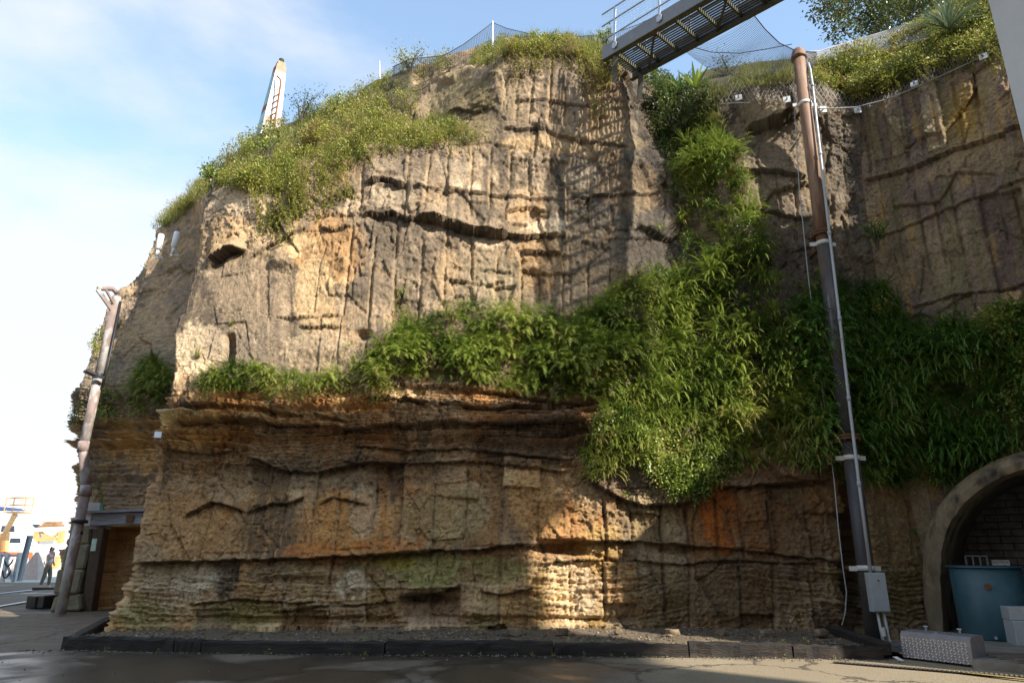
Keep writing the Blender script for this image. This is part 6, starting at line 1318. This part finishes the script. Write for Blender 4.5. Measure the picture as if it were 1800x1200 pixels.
for i, (u0, u1, v) in enumerate(((72, 108, 926), (78, 107, 922), (80, 104, 918))):
    g = MB(); a = hp(u0, v, 2); b_ = hp(u1, v, 2); g.bar(a, b_, .9, .18, jit=.03); tag(g.build('timber_stack', mat('rough_planks', (.30, .17, .08), .9, bump=.2) if i == 0 else bpy.data.materials['rough_planks'], loc=a), ['bottom rusty timber bundle on top of the boat hoist', 'middle rusty timber bundle on top of the boat hoist', 'topmost rusty timber bundle on the boat hoist'][i], 'timber')
# boom lift
bl = thing('boom_lift', 'yellow boom lift raised over the boats at the far left', 'boom lift', atZ(2, 1005))
q = atY(2, 990, 52); g = MB(); g.box((q[0], q[1], .9), (2.2, 3.4, 1.0), bev=.1); g.build('chassis', mat('lift_red', (.6, .12, .03), .5, bump=0), bl)
for sx in (-1, 1):
    for sy in (-1, 1): g = MB(); c = np.array([q[0]+sx*1.05, q[1]+sy*1.1, .45]); g.lathe(c, [(0, -.18), (.45, -.18), (.45, .18), (0, .18)], 16, (1, 0, 0)); g.build('wheel', M_DKM, bl)
a = np.array([q[0], q[1], 1.4]); e = atY(9, 936, 52); f_ = atY(27, 903, 51); g = MB(); g.bar(a, e, .4, .45); g.build('lower_boom', M_YEL, bl); g = MB(); g.bar(e, f_, .28, .3); g.build('upper_boom', mat('boom_cream', (.55, .42, .22), .5, bump=0), bl)
g = MB(); c = atY(31, 900, 50.5)
for h in (0, .5, 1.0):
    for (x0, y0, x1, y1) in ((-.7,-.4,.7,-.4), (.7,-.4,.7,.4), (.7,.4,-.7,.4), (-.7,.4,-.7,-.4)): g.bar(c+(x0, y0, h), c+(x1, y1, h), .05, .05)
for x0 in (-.7, .7):
    for y0 in (-.4, .4): g.bar(c+(x0, y0, 0), c+(x0, y0, 1.0), .05, .05)
g.box(c+(0, 0, -.03), (1.4, .8, .06)); g.build('basket', M_YEL, bl)
# van
vb = atZ(82, 992); vn = thing('parked_van', 'white van with a dark windscreen parked behind the woman', 'van', vb)
c = vb+(0, 1.6, 0); prf = [(-1.0, .35), (1.0, .35), (1.0, 1.2), (.88, 1.9), (-.88, 1.9), (-1.0, 1.2)]
g = MB(); g.prism(prf, (1, 0, 0), (0, 0, 1), (0, 1, 0), c, 4.4); g.build('body', M_HULL, vn); g = MB(); g.prism([(-.82, 1.22), (.82, 1.22), (.72, 1.80), (-.72, 1.80)], (1, 0, 0), (0, 0, 1), (0, 1, 0), c+(0, -.02, 0), .015); g.build('windscreen', M_GLS, vn)
g = MB(); g.box(c+(0, -.06, .45), (1.9, .1, .22)); g.build('bumper', M_DKM, vn)
for sx in (-.85, .85):
    for y_ in (.8, 3.5): g = MB(); g.lathe(c+(sx, y_, .36), [(0, -.12), (.36, -.12), (.36, .12), (0, .12)], 16, (1, 0, 0)); g.build('wheel', M_DKM, vn)
for sx in (-.7, .7): g = MB(); g.box(c+(sx, -.015, .85), (.3, .03, .16)); g.build('headlight', M_BAND, vn)
# white boatyard clutter: fence panels and trestles
for i, (u, Y_, w_) in enumerate(((3, 47, 3.2), (24, 50, 2.2))):
    q = atY(u, 985, Y_); t = thing('white_fence', ['white picket fence panel at the left edge of the yard', 'white picket fence panel by the leaning beam'][i], 'fence', (q[0], q[1], 0), 'white picket panels')
    n = int(w_/.28)
    for k in range(n): g = MB(); x = q[0]-w_/2+k*.28; g.box((x, q[1], .55), (.10, .04, 1.1)); g.build('picket', M_RAIL, t)
    for z in (.3, .85): g = MB(); g.box((q[0]-.14, q[1]+.045, z), (w_, .04, .09)); g.build('rail', M_RAIL, t)
for i, u in enumerate((48, 58, 66)):
    q = atY(u, 980, 56+i*3); t = thing('boat_trestle', ['white trestle right of the leaning beam', 'white trestle between the leaning beam and the hoist', 'white trestle at the foot of the left hoist leg'][i], 'trestle', (q[0], q[1], 0), 'white trestles among the boats')
    for sx in (-1, 1):
        for sy in (-1, 1): g = MB(); g.bar((q[0]+sx*.6, q[1]+sy*.6, 0), (q[0]+sx*.12, q[1]+sy*.12, 1.9), .08, .08); g.build('leg', M_RAIL, t)
    g = MB(); g.box((q[0], q[1], 1.92), (.7, .4, .1)); g.build('pad', M_RAIL, t)
# leaning beam on two concrete pyramids
M_PYR = mat('pinkish_concrete', (.42, .33, .28), .9, var=.15, bump=.2)
for i, (u, v) in enumerate(((46, 1019), (24, 1017))):
    q = atZ(u, v); g = MB(); s_ = .62; g.add([q+(-s_, 0, 0), q+(s_, 0, 0), q+(s_, .9, 0), q+(-s_, .9, 0), q+(.0-.06, .40, 1.45), q+(.06, .40, 1.45), q+(.06, .52, 1.45), q+(-.06, .52, 1.45)], [(0,3,2,1), (0,1,5,4), (1,2,6,5), (2,3,7,6), (3,0,4,7), (4,5,6,7)]); tag(g.build('concrete_pyramid', M_PYR, loc=q), ['pointed concrete block right of the leaning beam', 'pointed concrete block left of the leaning beam'][i], 'concrete block')
q0 = atZ(33, 1021); q1 = atY(53, 941, q0[1]+.2); bt = thing('leaning_beam', 'grey steel beam leaning between the concrete blocks', 'steel beam', q0)
g = MB(); g.bar(q0, q1, .20, .03, up=(0, 1, 0)); g.build('web', M_GIRD, bt)
for sx in (-.1, .1): g = MB(); g.bar(q0+(sx, 0, 0), q1+(sx, 0, 0), .03, .18, up=(0, 1, 0)); g.build('flange', M_GIRD, bt)
# chained barrier on a rusty base
qb = atZ(0, 1037); M_RB = mat('rusty_base', (.20, .11, .07), .85, var=.3, bump=.3); ba = thing('chain_barrier', 'grey framed barrier hung with black chains on a rusty base at the left edge', 'barrier', qb)
g = MB(); e = atZ(33, 1031); g.box(np.array([e[0]-1.5, qb[1]+.5, .16]), (3.0, 1.0, .32), bev=.05); g.build('base', M_RB, ba)
zb_ = .3; P4 = [atY(u, 1020, qb[1]+dy) for u, dy in ((-8, .4), (4, .4), (25, .6))]
for p in P4: g = MB(); g.bar((p[0], p[1], zb_), (p[0], p[1], zb_+1.15), .13, .13); g.build('post', M_GALV, ba)
g = MB(); g.bar((P4[0][0], P4[0][1], zb_+1.05), (P4[2][0], P4[2][1], zb_+1.05), .07, .09); g.build('top_rail', M_GALV, ba)
g = MB(); g.bar((P4[1][0], P4[1][1]-.1, zb_+.95), (P4[2][0], P4[2][1]-.1, zb_+.05), .10, .10); g.build('brace', M_GALV, ba)
for h in (.9, .45):
    pts = [np.array([P4[1][0]+(P4[2][0]-P4[1][0])*f, P4[1][1]-.12, zb_+h-.28*4*f*(1-f)]) for f in np.linspace(0, 1, 10)]; g = MB(); g.tube(pts, .03, 6); g.build('chain', M_DKM, ba)
# ================================================================ WOMAN walking past the corner
def skin(name, nodes, edges, radii, m_, parent, base, lev=2, root=0):
    me = bpy.data.meshes.new(name); me.from_pydata([V(np.array(p)) for p in nodes], edges, []); o = bpy.data.objects.new(name, me); COL.objects.link(o); o.parent = parent; me.materials.append(m_)
    md = o.modifiers.new('skin', 'SKIN'); md.use_smooth_shade = True
    for i, r_ in enumerate(radii): me.skin_vertices[0].data[i].radius = (r_, r_) if not isinstance(r_, tuple) else r_; me.skin_vertices[0].data[i].use_root = (i == root)
    sb_ = o.modifiers.new('sub', 'SUBSURF'); sb_.levels = lev; sb_.render_levels = lev; return o
wq = atZ(78, 1032); pe = thing('person', 'woman in white top and olive trousers walking, hand raised to her face', 'person', wq)
M_SKIN = mat('skin', (.42, .24, .17), .55, var=.05, bump=0); M_TOP = mat('white_top', (.70, .70, .72), .8, var=.05, bump=.05); M_TRO = mat('olive_trousers', (.15, .125, .085), .85, var=.1, bump=.05); M_HAIR = mat('dark_hair', (.035, .02, .012), .5, var=.2, bump=.1); M_SHOE = mat('pale_shoes', (.55, .50, .46), .7, bump=0)
# faces right (towards the rock), upper arm down, forearm raised to the face
nodes = [(0,0,.92),(0,0,1.10),(.01,0,1.28),(.02,0,1.42),(.035,0,1.50),(.07,0,1.585),(.075,0,1.68),      # pelvis, waist, chest, neck base, neck, jaw, crown
 (.02,-.17,1.36),(.07,-.21,1.12),(.24,-.10,1.30),(.18,-.05,1.50),                                        # near arm bent, hand at the mouth
 (.02,.17,1.36),(.02,.21,1.10),(.14,.20,.90),                                                            # far arm
 (-.0,-.09,.86),(-.03,-.09,.50),(-.13,-.09,.10),(.0,.09,.86),(.10,.09,.50),(.10,.09,.09),(-.02,-.09,.045),(.22,.09,.04)]
edges = [(0,1),(1,2),(2,3),(3,4),(4,5),(5,6),(3,7),(7,8),(8,9),(9,10),(3,11),(11,12),(12,13),(0,14),(14,15),(15,16),(0,17),(17,18),(18,19),(16,20),(19,21)]
rad = [.12,.10,.12,.085,.05,.085,.075,.05,.042,.036,.034,.05,.042,.035,.085,.06,.042,.085,.06,.042,.035,.035]
skin('body', nodes, edges, rad, M_SKIN, pe, wq)
skin('trousers', [nodes[i] for i in (0,14,15,16,17,18,19)]+[(0,0,1.0)], [(0,1),(1,2),(2,3),(0,4),(4,5),(5,6),(0,7)], [.145,.105,.082,.066,.105,.082,.066,.125], M_TRO, pe, wq)
skin('top', [(0,0,1.0),(0,0,1.12),(.01,0,1.28),(.02,0,1.42),(.02,-.15,1.37),(.02,.15,1.37)], [(0,1),(1,2),(2,3),(3,4),(3,5)], [.145,.135,.15,.10,.075,.075], M_TOP, pe, wq)
skin('hair', [(.05,0,1.66),(.0,0,1.63),(-.03,0,1.55),(-.07,0,1.45)], [(0,1),(1,2),(2,3)], [.095,.09,.05,.025], M_HAIR, pe, wq)
for (a, b_) in ((16, 20), (19, 21)):
    p = np.array(nodes[a]); q = np.array(nodes[b_]); skin('shoe', [(p[0], p[1], .05), (p[0]*.5+q[0]*.5, p[1], .05), (q[0], p[1], .04)], [(0,1),(1,2)], [.052,.05,.042], M_SHOE, pe, wq)
